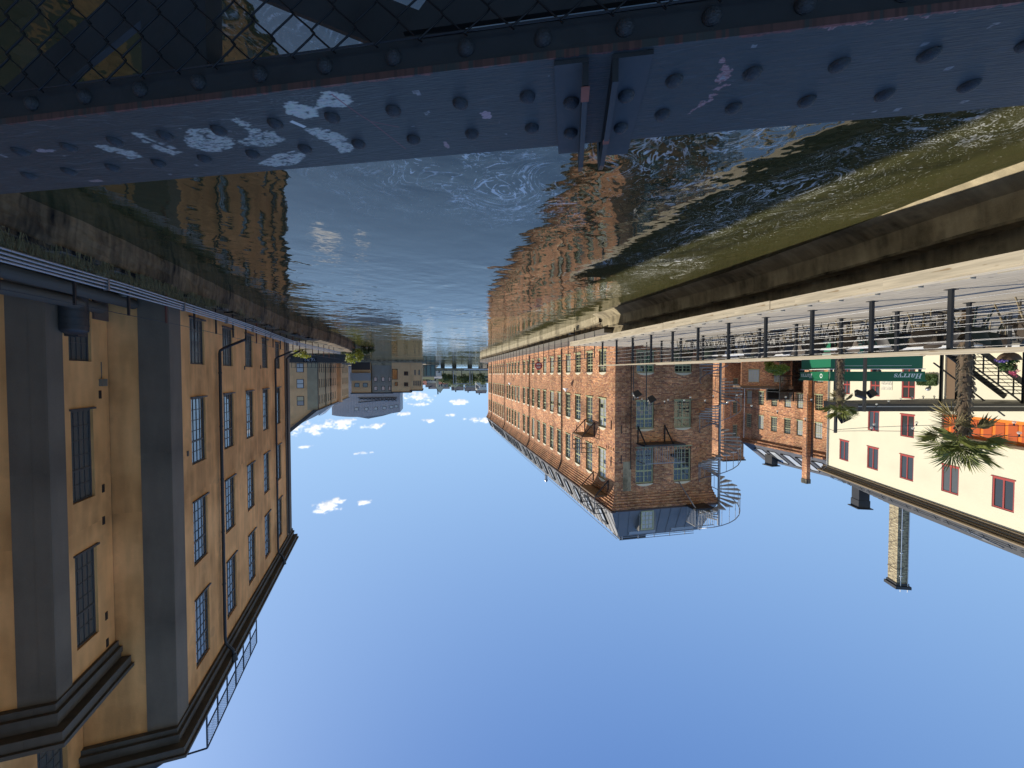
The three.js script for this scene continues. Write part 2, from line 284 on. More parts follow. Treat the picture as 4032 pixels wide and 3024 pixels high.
// ================================================================ THE SETTING
// ---- water: calm river with drifting foam threads and flecks
{
  const N = 2048, X0 = -13, Z0 = -24.5, S = 22;
  const el = (x, z, cx, cz, rx, rz) => clamp(1.15 - Math.hypot((x - cx) / rx, (z - cz) / rz));
  const tex = makeTex(N, N, (i, j) => {
    const x = X0 + i / N * S, z = Z0 + j / N * S, edge = clamp(Math.min(i, j, N - i, N - j) / 120);
    let dens = Math.max(el(x, z, -1.3, -6.9, 2.7, 2.2) * 1.1, el(x, z, -7.0, -6.5, 1.9, 4.0) * 1.35, el(x, z, -7.0, -11.5, 1.5, 5) * 1.2, el(x, z, -5.4, -19, 1.2, 4.5) * .8, el(x, z, -3.9, -5.4, 1.9, 2.4) * .9, el(x, z, -2.4, -9.4, 1.0, 1.5) * .6, el(x, z, -5.2, -10.8, .9, 2.5) * .7, el(x, z, 1.4, -7.4, 2.4, 2.8) * .25, el(x, z, 0, -4, 4, 1.5) * .35);
    dens = (dens - .06) * edge;
    const tone = 1 + (fbm(x * .5 + 3, z * .5, 3) - .5) * .5;
    let f = 0;
    if (dens > 0) {
      const wx = x + 2.3 * (fbm(x * .42 + 7, z * .42 + 3, 3) - .5) + .5 * (fbm(x * 1.7, z * 1.7 + 9, 2) - .5), wz = z + 2.3 * (fbm(x * .42 + 31, z * .42 + 14, 3) - .5) + .5 * (fbm(x * 1.7 + 50, z * 1.7, 2) - .5);
      const ang = 6.3 * fbm(wx * .33 + 2, wz * .33 + 8, 2), ca = Math.cos(ang), sa = Math.sin(ang), px = wx * ca - wz * sa, pz = wx * sa + wz * ca;
      const ridge = 1 - Math.abs(2 * fbm(wx * 3.4 + 60, wz * 3.4 + 20, 4) - 1), ridge2 = 1 - Math.abs(2 * fbm(px * 2.2 + 10, pz * 7.5 + 40, 4) - 1), brk = smooth(.35, .6, fbm(x * 7 + 3, z * 7, 3));
      const patch = smooth(.42, .62, fbm(wx * .8 + 90, wz * .8 + 10, 3));
      f = Math.max(smooth(.94, .985, ridge) * .7, smooth(.93, .985, ridge2) * .8) * patch * (.2 + .8 * brk) * clamp(dens * 1.8);
      const fl = vn(px * 12 + 5, pz * 34 + 1), fl2 = vn(x * 38, z * 38 + 70);
      f = Math.max(f, smooth(1 - .14 * dens - .055, 1.0 - .14 * dens, fl) * (.35 + .65 * patch) * clamp(dens * 2), smooth(1 - .05 * dens - .03, 1 - .05 * dens, fl2) * clamp(dens * 2));
      f *= .55 + .45 * vn(x * 60, z * 60);
    }
    f = clamp(f * 1.6);
    const b = [.058 * tone, .057 * tone, .022 * tone];
    return [b[0] + (.74 - b[0]) * f, b[1] + (.73 - b[1]) * f, b[2] + (.66 - b[2]) * f];
  });
  tex.wrapS = tex.wrapT = THREE.ClampToEdgeWrapping;
  // ripples: a tile of 16 m summed from whole-number waves
  const B = 1024, waves = [];
  for (let n = 0; n < 110; n++) { const k = 5 + Math.pow(rnd(), 1.5) * 150, th = (rnd() - .5) * 2.6 + Math.PI / 2; waves.push([Math.round(k * Math.cos(th)), Math.round(k * Math.sin(th)), rr(0, 6.28), Math.pow(k, -1.35)]); }
  const hgt = new Float32Array(B * B); let lo = 1e9, hi = -1e9;
  for (let j = 0; j < B; j++) for (let i = 0; i < B; i++) { let s = 0; const x = i / B * 6.28318, y = j / B * 6.28318; for (const w of waves) s += w[3] * Math.sin(w[0] * x + w[1] * y + w[2]); s *= .15 + 1.6 * Math.pow(fbm(i / B * 5, j / B * 5, 3, 5), 1.4); hgt[j * B + i] = s; if (s < lo) lo = s; if (s > hi) hi = s; }
  const bump = makeTex(B, B, (i, j) => (hgt[j * B + i] - lo) / (hi - lo), false);
  bump.repeat.set(S / 16, S / 16);
  const g = new THREE.PlaneGeometry(260, 230).rotateX(-Math.PI / 2).translate(20, 0, -70);
  const p = g.attributes.position, uv = g.attributes.uv;
  for (let i = 0; i < p.count; i++) uv.setXY(i, (p.getX(i) - X0) / S, (p.getZ(i) - Z0) / S);
  struct('river_water', g, phys({ map: tex, bumpMap: bump, bumpScale: 0.036, roughness: 0.03, ior: 2.0 }), 'calm river with drifting foam between the factory walls', 'water');
}
// ---- ground, banks and far shore
function slab(pts, y0, y1) { const g = new THREE.ExtrudeGeometry(new THREE.Shape(pts.map(([x, z]) => new THREE.Vector2(x, -z))), { depth: y1 - y0, bevelEnabled: false }); return uvm(g.rotateX(-Math.PI / 2).translate(0, y0, 0)); }
struct('ground', [slab([[-400, 60], [-10.6, 60], [-10.6, -74], [-22, -76], [-22, -180], [-400, -180]], -.6, 1.0)], M.asphalt, 'grey paved ground of the left bank', 'ground');
struct('plaza_paving', [slab([[-60, 30], [-11.2, 30], [-11.2, -18.8], [-17.6, -20.8], [-17.6, -46], [-60, -46]], 1.01, 1.795)], M.paving, 'pale raised plaza behind the timber terrace', 'paving');
struct('quay_walk', [slab([[-10.74, -19.4], [-9.2, -19.4], [-8.95, -33], [-8.75, -50], [-8.3, -66], [-9.5, -74], [-10.74, -74]], .82, 1.05)], M.asphalt, 'grey walkway along the foot of the brick factory', 'path');
{
  // right bank: soil strip between the quay wall and the yellow factory
  const edge = [[7.5, 12], [7.5, -5], [7.5, -10.5], [7.65, -13.1], [8.03, -18.1], [8.56, -25.6], [8.05, -34.8], [8.3, -42], [9.3, -51]];
  struct('right_bank_soil', [slab([...edge, [60, -56], [60, 12]], -.6, .72)], M.soil, 'dark soil strip at the foot of the yellow factory', 'ground');
  struct('far_right_bank', [slab([[60, -57], [27, -76], [25.2, -79.3], [15, -77.2], [15.4, -95.2], [1.6, -96.2], [1.2, -118], [-2.6, -121.5], [-2.6, -181], [200, -181], [200, -57]], -.6, .4)], M.concrete, 'low far bank under the distant factories', 'ground');
  const W = 60, D = 30, g = new THREE.PlaneGeometry(900, 420, W, D).rotateX(-Math.PI / 2).translate(0, 0, -385), p = g.attributes.position;
  for (let i = 0; i < p.count; i++) { const z = p.getZ(i), x = p.getX(i); p.setY(i, .5 + 9 * smooth(-185, -260, z) + (fbm(x * .02, z * .02, 3) - .5) * 3 * smooth(-190, -240, z)); }
  g.computeVertexNormals();
  struct('far_hill', [uvm(g)], std({ map: mottle([.07, .08, .035], .5, 30), roughness: 1 }), 'low wooded rise behind the far bridge', 'hill');
}
// ---- quay walls
function roughWall(pts, rows, amp, f = 1.6, step = .35) {   // pts: plan line [x,z]; rows: [y, inset to the right of travel]
  const line = []; let acc = 0;
  for (let i = 0; i + 1 < pts.length; i++) { const [a, b] = [pts[i], pts[i + 1]], L = Math.hypot(b[0] - a[0], b[1] - a[1]), n = Math.max(1, Math.round(L / step)); for (let k = 0; k < n + (i + 2 === pts.length ? 1 : 0); k++) { const t = k / n; line.push([a[0] + (b[0] - a[0]) * t, a[1] + (b[1] - a[1]) * t, acc + L * t, (b[0] - a[0]) / L, (b[1] - a[1]) / L]); } acc += L; }
  const fine = []; for (let r = 0; r + 1 < rows.length; r++) { const n = Math.max(1, Math.round(Math.hypot(rows[r + 1][0] - rows[r][0], rows[r + 1][1] - rows[r][1]) / .12)); for (let k = 0; k < n; k++) fine.push([rows[r][0] + (rows[r + 1][0] - rows[r][0]) * k / n, rows[r][1] + (rows[r + 1][1] - rows[r][1]) * k / n]); } fine.push(rows[rows.length - 1]);
  const pos = [], uv = [], idx = [], nr = fine.length, run = [0]; for (let r = 1; r < nr; r++) run.push(run[r - 1] + Math.hypot(fine[r][0] - fine[r - 1][0], fine[r][1] - fine[r - 1][1]));
  line.forEach(([x, z, s, dx, dz]) => fine.forEach(([y, o], r) => { const d = amp * (fbm(s * f, y * f * 1.7 + o * 2, 4) - .5) * 2, nx = -dz, nz = dx; pos.push(x + nx * (o + d), y + (r && r < nr - 1 ? d * .3 : 0), z + nz * (o + d)); uv.push(s, run[r]); }));
  for (let i = 0; i + 1 < line.length; i++) for (let r = 0; r + 1 < nr; r++) { const a = i * nr + r, b = a + nr; idx.push(a, b, b + 1, a, b + 1, a + 1); }
  const g = new THREE.BufferGeometry(); g.setAttribute('position', new THREE.Float32BufferAttribute(pos, 3)); g.setAttribute('uv', new THREE.Float32BufferAttribute(uv, 2)); g.setIndex(idx);
  const f2 = nonIdx(g); f2.computeVertexNormals(); return f2;   // broken faces catch the light separately
}
{
  // right quay: crumbling masonry, travelling away from the camera, inset grows to the right (+x)
  const q = thing('quay_wall', 'dark crumbling masonry quay wall below the yellow factory', 'wall');
  mesh('masonry', [roughWall([[7.3, 10], [7.3, -5], [7.3, -10.5], [7.45, -13.1], [7.83, -18.1], [8.36, -25.6], [7.8, -34.8], [8.1, -42], [9.1, -51], [14, -53]], [[-.5, 0], [.58, .05], [.72, .1], [.76, .2], [.78, .7]], .055, 3.4, .22)], M.mossy, q);
  const cap = []; let k = 0;
  for (const [x, z] of [[7.52, -9], [7.5, -10.2], [7.56, -11.6], [7.68, -13.2], [7.8, -14.9], [7.93, -16.6], [8.05, -18.4], [8.2, -20.4], [8.34, -22.6], [8.47, -24.8], [8.45, -27.2], [8.3, -29.6]]) { const st = mesh('coping_stone', bx(-.16, .16, 0, .09, -.62, .62), k++ % 3 ? M.concreteDark : M.mossy, q); st.position.set(x + rr(-.04, .04), .72 + rr(-.02, .02), z); st.rotation.set(rr(-.03, .03), -.07 + rr(-.05, .05), rr(-.05, .05)); }
  base(q, 7.6, -.5, -20);
  // left quay below the terrace: recessed wall, ledge and sloping foot
  const t = thing('terrace_quay_wall', 'stained concrete quay wall with a sunlit foot under the terrace', 'wall');
  const L = [[-8.75, -19.9], [-8.95, -17.8], [-9.42, -10.5], [-9.3, -7.5], [-9.05, -5.1], [-8.9, 4]];
  mesh('foot', [roughWall([...L].reverse(), [[-.5, .8], [-.04, .12], [.08, -.2], [.26, -.5], [.72, -.58]], .009, 6, .16).clone()], M.concrete, t);
  mesh('ledge', [roughWall([...L].reverse(), [[.70, -.55], [.75, -.56], [.76, -1.0]], .006, 4, .25)], M.concrete, t);
  mesh('back_wall', [roughWall([...L].reverse(), [[.70, -.9], [1.62, -.94]], .008, 3, .4)], M.concrete, t);
  base(t, -9.6, -.5, -8);
  // quay below the brick factory
  const b = thing('factory_quay_wall', 'sunlit stone quay wall below the brick factory', 'wall');
  const Q = [[-9.0, -19.9], [-9.15, -21], [-9.05, -29], [-8.75, -42], [-8.4, -58], [-8.15, -65], [-9.3, -74], [-22, -76]];
  mesh('lower_wall', [roughWall(Q, [[-.5, -.1], [.42, -.12]], .03, 4, .3)], M.concrete, b);
  mesh('upper_wall', [roughWall(Q, [[.40, -.3], [.85, -.32]], .04)], M.mossy, b);
  mesh('cap', [roughWall(Q, [[.42, -.14], [.43, -.35]], .02)], M.concrete, b);
  base(b, -9, -.5, -40);
}
// ================================================================ THE BRIDGE the camera stands on
{
  const B = thing('bridge_truss', 'blue grey riveted steel bridge parapet with faded white graffiti', 'bridge');
  const m = frame(1.39, -1.62, Math.atan2(-.34907, -.9371), 2.7);       // x along the chord, z away from the walkway
  const flange = document.createElement('canvas'); flange.width = 2048; flange.height = 256;
  const c = flange.getContext('2d'), PX = (u) => u / 3.2 * 2048, PY = (n) => -n / .284 * 256;
  c.fillStyle = '#3d403d'; c.fillRect(0, 0, 2048, 256);
  for (let i = 0; i < 5200; i++) { const g = rnd(); c.fillStyle = `rgba(${g > .5 ? '96,103,108' : '20,22,24'},${rr(.03, .13)})`; const w = rr(2, 26), h = rr(1, 6); c.fillRect(rr(0, 2048), rr(0, 256), w, h); }
  for (let i = 0; i < 160; i++) { c.strokeStyle = `rgba(150,160,175,${rr(.05, .25)})`; c.lineWidth = rr(.6, 1.6); const x = rr(0, 2048), y = rr(0, 256); c.beginPath(); c.moveTo(x, y); c.lineTo(x + rr(-40, 40), y + rr(-14, 14)); c.stroke(); }
  const blobs = [[[.624, -.179], [.661, -.176], [.679, -.158], [.697, -.139], [.694, -.112], [.659, -.111], [.654, -.14], [.63, -.16]], [[.791, -.212], [.813, -.205], [.808, -.169], [.828, -.151], [.827, -.12], [.794, -.114], [.776, -.144], [.778, -.179]], [[.932, -.198], [.981, -.196], [.997, -.161], [1.013, -.144], [.991, -.122], [.936, -.109], [.895, -.11], [.871, -.14], [.889, -.167]], [[1.075, -.216], [1.095, -.221], [1.105, -.186], [1.111, -.172], [1.136, -.163], [1.139, -.125], [1.088, -.108], [1.027, -.117], [1.009, -.14], [1.06, -.151], [1.081, -.167], [1.074, -.199]], [[1.244, -.253], [1.262, -.257], [1.279, -.237], [1.29, -.22], [1.29, -.196], [1.247, -.195], [1.221, -.215]], [[1.34, -.267], [1.367, -.267], [1.392, -.248], [1.385, -.228], [1.354, -.214], [1.328, -.226], [1.29, -.22], [1.315, -.239]], [[1.221, -.16], [1.269, -.157], [1.291, -.126], [1.298, -.076], [1.277, -.053], [1.249, -.051], [1.25, -.094], [1.222, -.127]], [[.996, -.043], [1.071, -.072], [1.137, -.084], [1.145, -.056], [1.095, -.022], [1.022, -.015], [.994, -.025]]];
  blobs.forEach((bl, k) => {                  // worn white spray paint: solid core, speckled rim, scratched through
    const P = bl.map(([u, n]) => [PX(u), PY(n)]), inside = (x, y) => { let s = false; for (let i = 0, j = P.length - 1; i < P.length; j = i++) if ((P[i][1] > y) !== (P[j][1] > y) && x < (P[j][0] - P[i][0]) * (y - P[i][1]) / (P[j][1] - P[i][1]) + P[i][0]) s = !s; return s; };
    const bx0 = Math.min(...P.map((q) => q[0])) - 8, bx1 = Math.max(...P.map((q) => q[0])) + 8, by0 = Math.min(...P.map((q) => q[1])) - 8, by1 = Math.max(...P.map((q) => q[1])) + 8;
    const al = k < 2 ? .3 : .55;
    for (let i = 0; i < 2600; i++) { const x = rr(bx0, bx1), y = rr(by0, by1), wob = 14 * (fbm(x * .06, y * .06, 3) - .5); if (!inside(x + wob, y + wob * .7)) continue; const worn = fbm(x * .09 + 50, y * .16, 4); if (worn < .36) continue; c.fillStyle = `rgba(${196 + rr(-14, 14)},${194 + rr(-10, 10)},${178 + rr(-10, 10)},${al * rr(.4, 1)})`; c.fillRect(x, y, rr(2, 8), rr(1.5, 4)); }
    for (let i = 0; i < 240; i++) { const x = rr(bx0, bx1), y = rr(by0, by1); c.fillStyle = `rgba(190,190,178,${rr(.05, .22)})`; c.fillRect(x, y, rr(1, 5), rr(1, 2)); }
  });
  for (let i = 0; i < 520; i++) { const u = Math.pow(rnd(), 1.3) * 1.15 + .05; c.strokeStyle = `rgba(176,178,172,${rr(.05, .3)})`; c.lineWidth = rr(.6, 2.2); const x = PX(u), y = rr(10, 250); c.beginPath(); c.moveTo(x, y); c.lineTo(x + rr(4, 46), y - rr(-4, 12)); c.stroke(); }
  for (let i = 0; i < 70; i++) { const u = rr(0, 3.2), n = rnd() > .5 ? -.19 : -.087, x = PX(1.169 + .152 * Math.round((u - 1.169) / .152)) + rr(-14, 14), y = PY(n) + rr(-12, 12); c.fillStyle = `rgba(92,58,44,${rr(.15, .5)})`; c.fillRect(x, y, rr(2, 7), rr(1, 5)); }
  c.strokeStyle = 'rgba(59,64,65,.95)'; c.lineWidth = 7; c.beginPath(); c.moveTo(PX(.792), PY(-.19)); c.lineTo(PX(.812), PY(-.14)); c.stroke();
  c.fillStyle = '#d8d6cc'; c.save(); c.translate(PX(1.222), PY(-.18)); c.rotate(-1.1); c.fillRect(-13, -4, 26, 8); c.restore();
  // flaked paint showing the primer: ragged islands
  const flake = (u0, u1, n0, n1, mask, cols, thr = .5) => { for (let x = PX(u0); x < PX(u1); x++) for (let y = PY(n1); y < PY(n0); y++) { const v = fbm(x * .11 + 7, y * .13 + 3, 4), m = mask(x / 2048 * 3.2, -y / 256 * .284); if (v * m > thr) { c.fillStyle = `rgb(${cols[hash(x * .3 | 0, y) > .3 ? 0 : 1]})`; c.fillRect(x, y, 1, 1); } } };
  const pinks = ['176,136,132', '140,86,78'], reds = ['138,70,58', '92,44,36'];
  flake(2.10, 2.21, -.25, -.08, (u, n) => { const t = (n + .239) / .149, cx = 2.15 + .028 * Math.sin(t * 3.4) - .0 * t; return 1.35 - Math.abs(u - cx) / (.022 * (.35 + Math.sin(clamp(t) * 3.1))); }, pinks, .45);
  flake(1.65, 1.71, -.165, -.125, (u, n) => 1.5 - Math.hypot((u - 1.677) / .022, (n + .145) / .016), ['205,170,172', '190,150,150'], .4);
  flake(1.535, 1.56, -.07, -.02, (u, n) => 1.5 - Math.hypot((u - 1.547) / .007, (n + .044) / .024), ['200,158,156', '180,130,126'], .4);
  flake(.36, .46, -.04, -.012, (u, n) => 1.4 - Math.hypot((u - .409) / .04, (n + .026) / .01), ['190,160,150', '170,130,120'], .4);
  flake(.43, .53, -.195, -.165, (u, n) => 1.4 - Math.hypot((u - .476) / .04, (n + .18) / .012), ['200,180,178', '170,140,136'], .4);
  flake(2.3, 2.75, -.284, -.245, (u, n) => 1.3 - (n + .284) / .02, pinks, .55);
  flake(.0, 3.2, -.284, -.266, (u, n) => (.55 + 1.0 * fbm(u * 4 + 2, 3, 3)) * (1.3 - (n + .284) / .009), reds, .5);
  for (let i = 0; i < 34; i++) { const u = rr(.2, 3.1), n = rr(-.27, -.02), w = rr(.002, .008); flake(u - w, u + w, n - w, n + w, () => 1.1, ['150,150,148', '130,120,114'], .56); }
  c.strokeStyle = 'rgba(140,70,72,.8)'; c.lineWidth = 2; c.beginPath(); c.moveTo(PX(1.362), PY(-.26)); c.quadraticCurveTo(PX(1.38), PY(-.2), PX(1.399), PY(-.164)); c.lineTo(PX(1.457), PY(-.134)); c.moveTo(PX(1.399), PY(-.164)); c.lineTo(PX(1.435), PY(-.045)); c.stroke();
  const ft = new THREE.CanvasTexture(flange); ft.colorSpace = THREE.SRGBColorSpace; ft.wrapS = THREE.RepeatWrapping; ft.wrapT = THREE.RepeatWrapping; ft.anisotropy = 8;
  const fg = nonIdx(new THREE.BoxGeometry(9.6, .014, .284, 96, 1, 4).translate(1.6, -.007, -.142)), fp = fg.attributes.position, fu = fg.attributes.uv;
  for (let i = 0; i < fp.count; i++) fu.setXY(i, fp.getX(i) / 3.2, 1 + fp.getZ(i) / .284);
  const paint = phys({ map: ft, bumpMap: rep(bumpNoise(1, 40), .35), bumpScale: .0012, roughness: .5 });
  const paint2 = phys({ map: mottle([.036, .04, .042], .35, .5, { grain: .12, spots: .15 }), bumpMap: bumpFine, bumpScale: .002, roughness: .5 });
  const dark = paint2;
  const rust = std({ map: mottle([.26, .09, .06], .7, .3), roughness: .9 });
  mesh('top_flange', fg.applyMatrix4(m), paint, B);
  mesh('near_angle', tf(m, bx(-3.2, 6.4, -.075, -.0145, -.276, -.266)), dark, B);
  mesh('far_angle', tf(m, bx(-3.2, 6.4, -.10, -.0145, -.02, -.01)), dark, B);
  mesh('web_plate', tf(m, bx(-3.2, 6.4, -.19, -.0148, -.150, -.136)), dark, B);
  // rivets
  const rg = nonIdx(new THREE.SphereGeometry(.0175, 14, 7, 0, Math.PI * 2, 0, Math.PI / 2).scale(1, .78, 1));
  const xs = []; for (let i = -9; i < 5; i++) xs.push(1.169 + .152 * i); for (let i = 0; i < 9; i++) xs.push(2.076 + .1525 * i);
  for (const x of xs) { if (x < -.4) continue; for (const z of [-.19, -.087]) { const r = mesh('rivet', rg, rnd() > .12 ? paint2 : paint2, B); r.position.copy(V3(x + rr(-.003, .003), -.0005, z + rr(-.003, .003)).applyMatrix4(m)); r.rotation.set(rr(-.06, .06), rr(0, 6), rr(-.06, .06)); } }
  for (const [x, z] of [[1.870, -.172], [1.985, -.176], [1.869, -.066], [1.988, -.069]]) { const r = mesh('rivet', rg, paint2, B); r.position.copy(V3(x, .0085, z).applyMatrix4(m)); }
  for (let i = 0; i < 16; i++) { const r = mesh('rivet', rg, dark, B); r.quaternion.setFromRotationMatrix(m).multiply(new THREE.Quaternion().setFromEuler(new THREE.Euler(-Math.PI / 2, 0, 0))); r.position.copy(V3(.6 + i * .152, -.045, -.2765).applyMatrix4(m)); }
  // splice cover strip and the pair of bracket angles
  mesh('bracket_angle', tf(m, bx(1.837, 1.902, .0005, .009, -.277, .022), prism([[-.277, .0095], [-.277, .052], [-.1, .054], [.02, .05], [.08, .03], [.13, -.03], [.155, -.12], [.16, -.3], [.115, -.3], [.105, -.12], [.07, -.04], [.03, .0095]], .011).rotateY(-Math.PI / 2).translate(1.902, 0, 0)), paint2, B);
  mesh('bracket_angle', tf(m, bx(1.946, 2.02, .0005, .009, -.277, .048), prism([[-.277, .0095], [-.277, .052], [-.1, .054], [.02, .05], [.08, .03], [.13, -.03], [.155, -.12], [.16, -.3], [.115, -.3], [.105, -.12], [.07, -.04], [.05, .0095]], .011).rotateY(-Math.PI / 2).translate(1.957, 0, 0)), paint2, B);
  mesh('paint_chip', tf(m, bx(1.8885, 1.9045, .0535, .0545, -.276, -.235)), rust, B); mesh('paint_chip', tf(m, bx(1.944, 1.9585, .0528, .0538, -.10, -.082)), rust, B);
  // members of the truss below the chord
  mesh('post', tf(m, bx(.81, .995, -1.1, -.081, -.20, -.155)), dark, B);
  mesh('post', tf(m, bx(-1.04, -.855, -1.1, -.081, -.20, -.155)), dark, B);
  mesh('post', tf(m, bx(2.66, 2.845, -1.1, -.081, -.20, -.155)), dark, B);
  for (const [x0, x1] of [[.05, .9], [1.80, .9], [-.05, -.95], [1.95, 2.75]]) mesh('diagonal', tf(m, bar(V3(x0, -.07, -.118), V3(x1, -.52, -.118), .11, .014, V3(0, 0, 1))), dark, B);
  mesh('gusset', tf(m, prism([[1.5, -.16], [2.2, -.16], [2.05, -.34], [1.66, -.34]], .012).translate(0, 0, -.205)), dark, B);
  mesh('bottom_chord', tf(m, bx(-3.2, 6.4, -1.2, -1.06, -.3, 0)), dark, B);
  // chain link fabric
  const wires = [], cw = .092, x0 = -1.0, rowsN = 9;
  for (let i = 0; i < 72; i++) { const pts = []; for (let r = 0; r <= rowsN; r++) { const right = (r + i) % 2; pts.push(V3(x0 + i * cw / 2 + (right ? cw / 2 + .002 : -.002), -.055 - r * cw / 2, -.296 + (right ? .003 : -.003))); } wires.push(tube(pts, .002, 5, rowsN * 5)); }
  const wm = mesh('chain_link', tf(m, ...wires), std({ color: C(.02, .021, .023), roughness: .45, metalness: .5 }), B); wm.userData.kind = 'stuff';
  mesh('mesh_wire', tf(m, cyl(V3(-3, -.062, -.296), V3(5, -.062, -.296), .002, 5)), dark, B);
  mesh('walkway', tf(m, bx(-6, 9, -1.65, -1.5, -3.4, -.36)), M.asphalt, B);
  base(B, 0, 1.2, -1.0);
}

// ================================================================ YELLOW FACTORY (right bank)
const YA = Math.atan2(-.9931, -.117);
const MY = (off = 0) => frame(8.971 + .9931 * off, -16.293 + .117 * off, YA);       // x = -s (towards the camera), z = out over the river
const Yp = (s, off, y) => V3(8.971 + .117 * s + .9931 * off, y, -16.293 - .9931 * s + .117 * off);
{
  const Y = thing('yellow_factory', 'tall ochre plaster factory with dark grey corner strips and grid windows', 'building');
  const ss = [1.46, 4.68, 7.79, 10.9, 14.0], rows = [[1.10, 2.90], [4.24, 6.84], [8.32, 10.84], [12.2, 14.94]], ww = 1.27;
  const holes = []; for (const s of ss) for (const [a, b] of rows) holes.push([-s - ww / 2, -s + ww / 2, a, b]);
  mesh('wall', tf(MY(), ...wallGeo(-15.98, 0, .5, 16.4, holes, .22, .3)), M.ochre, Y);
  // quoin strips: light grey front, dark side
  mesh('corner_strip', tf(MY(), bx(.002, .78, .5, 15.9, -.3, .05)), M.greyPlaster, Y);
  mesh('corner_strip', tf(MY(), bx(-17.4, -15.982, .5, 15.9, -.3, .06)), M.greyPlaster, Y);
  mesh('corner_return', tf(MY(), bx(.5, .81, .5, 15.9, -.81, -.301)), M.greyPlaster, Y);
  mesh('corner_return', tf(MY(), bx(.782, .812, .5, 15.9, -.3005, .048)), M.greyPlaster, Y);
  mesh('side_wall', tf(MY(), bx(.45, .795, .5, 16.3, -9, -.812)), M.ochre, Y);
  mesh('back_volume', tf(MY(), bx(-17.2, .4, .5, 16.3, -14, -.5)), M.ochre, Y);
  // windows: three nearest columns have single panes
  const glassOf = (r, s) => r === 0 ? M.glassDull : M.glassSky;
  const mk = (h, ny, heavy, glass, one) => makeWindow({ w: ww, h, nx: 4, ny, rec: .09, fw: .055, bar: .026, heavy, frameMat: M.greyFrame, glass, single: one, sill: .07 });
  rows.forEach(([a, b], r) => {
    const near = mk(b - a, r ? 6 : 4, r ? [4] : [], glassOf(r), false), far = mk(b - a, r ? 6 : 4, r ? [4] : [], glassOf(r), true);
    ss.forEach((s, k) => place(Y, k < 3 ? near : far, MY().multiply(new THREE.Matrix4().makeTranslation(-s, a, 0))));
  });
  // cornice of the main block, returned round its corner
  const corn = (x0, x1, y, k, out0 = 0) => [[0, .16, .10], [.165, .33, .2], [.335, .48, .16], [.485, .7, .42], [.705, .8, .5]].map(([a, b, o]) => [x0, x1, y + a * k, y + b * k, o + out0]);
  mesh('cornice', corn(-17.6, .86, 15.72, 1).map(([a, b, c, d, o]) => tf(MY(), bx(a, b + o, c, d, -.35, o))), M.cornice, Y);
  mesh('cornice', corn(0, 0, 15.72, 1).map(([a, b, c, d, o]) => tf(MY(), bx(.8, .86 + o, c, d, -9, -.355))), M.cornice, Y);
  mesh('roof', tf(MY(), prism([[-14, 0], [.45, 0], [-1.2, .9], [-7, 1.5], [-13, .9]], 18.2).rotateY(-Math.PI / 2).translate(.8, 16.53, 0)), M.sheetDark, Y);
  // stepped-back near block
  const off = 1.61, M2 = MY(off), r2 = [[1.30, 2.9], [4.38, 7.13], [8.70, 11.5]];
  mesh('wall', tf(M2, ...wallGeo(.83, 2.8, .5, 12.9, r2.map(([a, b]) => [1.58, 2.5, a, b]), .2, .3)), M.ochre, Y);
  const nw = r2.map(([a, b], r) => makeWindow({ w: .92, h: b - a, nx: 4, ny: r ? 6 : 3, rec: .1, fw: .05, bar: .024, heavy: r ? [4] : [], frameMat: M.greyFrame, glass: M.glassDull, single: true, sill: .06 }));
  r2.forEach(([a], r) => place(Y, nw[r], M2.clone().multiply(new THREE.Matrix4().makeTranslation(2.04, a, 0))));
  mesh('corner_strip', tf(M2, bx(2.802, 3.34, .5, 12.5, -.3, .05)), M.greyPlaster, Y);
  mesh('corner_return', tf(M2, bx(3.1, 3.36, .5, 12.5, -.76, -.302)), M.greyPlaster, Y);
  mesh('corner_return', tf(M2, bx(3.342, 3.372, .5, 12.5, -.301, .048)), M.greyPlaster, Y);
  mesh('side_wall', tf(M2, bx(3.05, 3.345, .5, 12.9, -8, -.762)), M.ochre, Y);
  mesh('back_volume', tf(M2, bx(.83, 3.0, .5, 12.7, -8, -.4)), M.ochre, Y);
  mesh('cornice', corn(.835, 3.4, 12.3, 1.2).map(([a, b, c, d, o]) => tf(M2, bx(a, b + o, c, d, -.35, o))), M.cornice, Y);
  mesh('cornice', corn(0, 0, 12.3, 1.2).map(([a, b, c, d, o]) => tf(M2, bx(3.1, 3.4 + o, c, d, -7, -.355))), M.cornice, Y);
  const M3 = MY(2.5);
  mesh('upper_wall', tf(M3, ...wallGeo(.83, 9, 13.0, 17.4, [[1.5, 2.6, 13.9, 16.2]], .2, 4)), M.ochre, Y);
  place(Y, makeWindow({ w: 1.1, h: 2.3, nx: 4, ny: 6, rec: .15, frameMat: M.greyFrame, glass: M.glassDull, single: true, sill: .06 }), M3.clone().multiply(new THREE.Matrix4().makeTranslation(2.05, 13.9, 0)));
  mesh('upper_cornice', corn(.85, 9, 17.0, .8).map(([a, b, c, d, o]) => tf(M3, bx(a, b, c, d, -2, o))), M.cornice, Y);
  const M4 = MY(3.4);
  mesh('wall', tf(M4, bx(3.4, 26, .5, 14.5, -9, 0)), M.ochre, Y);
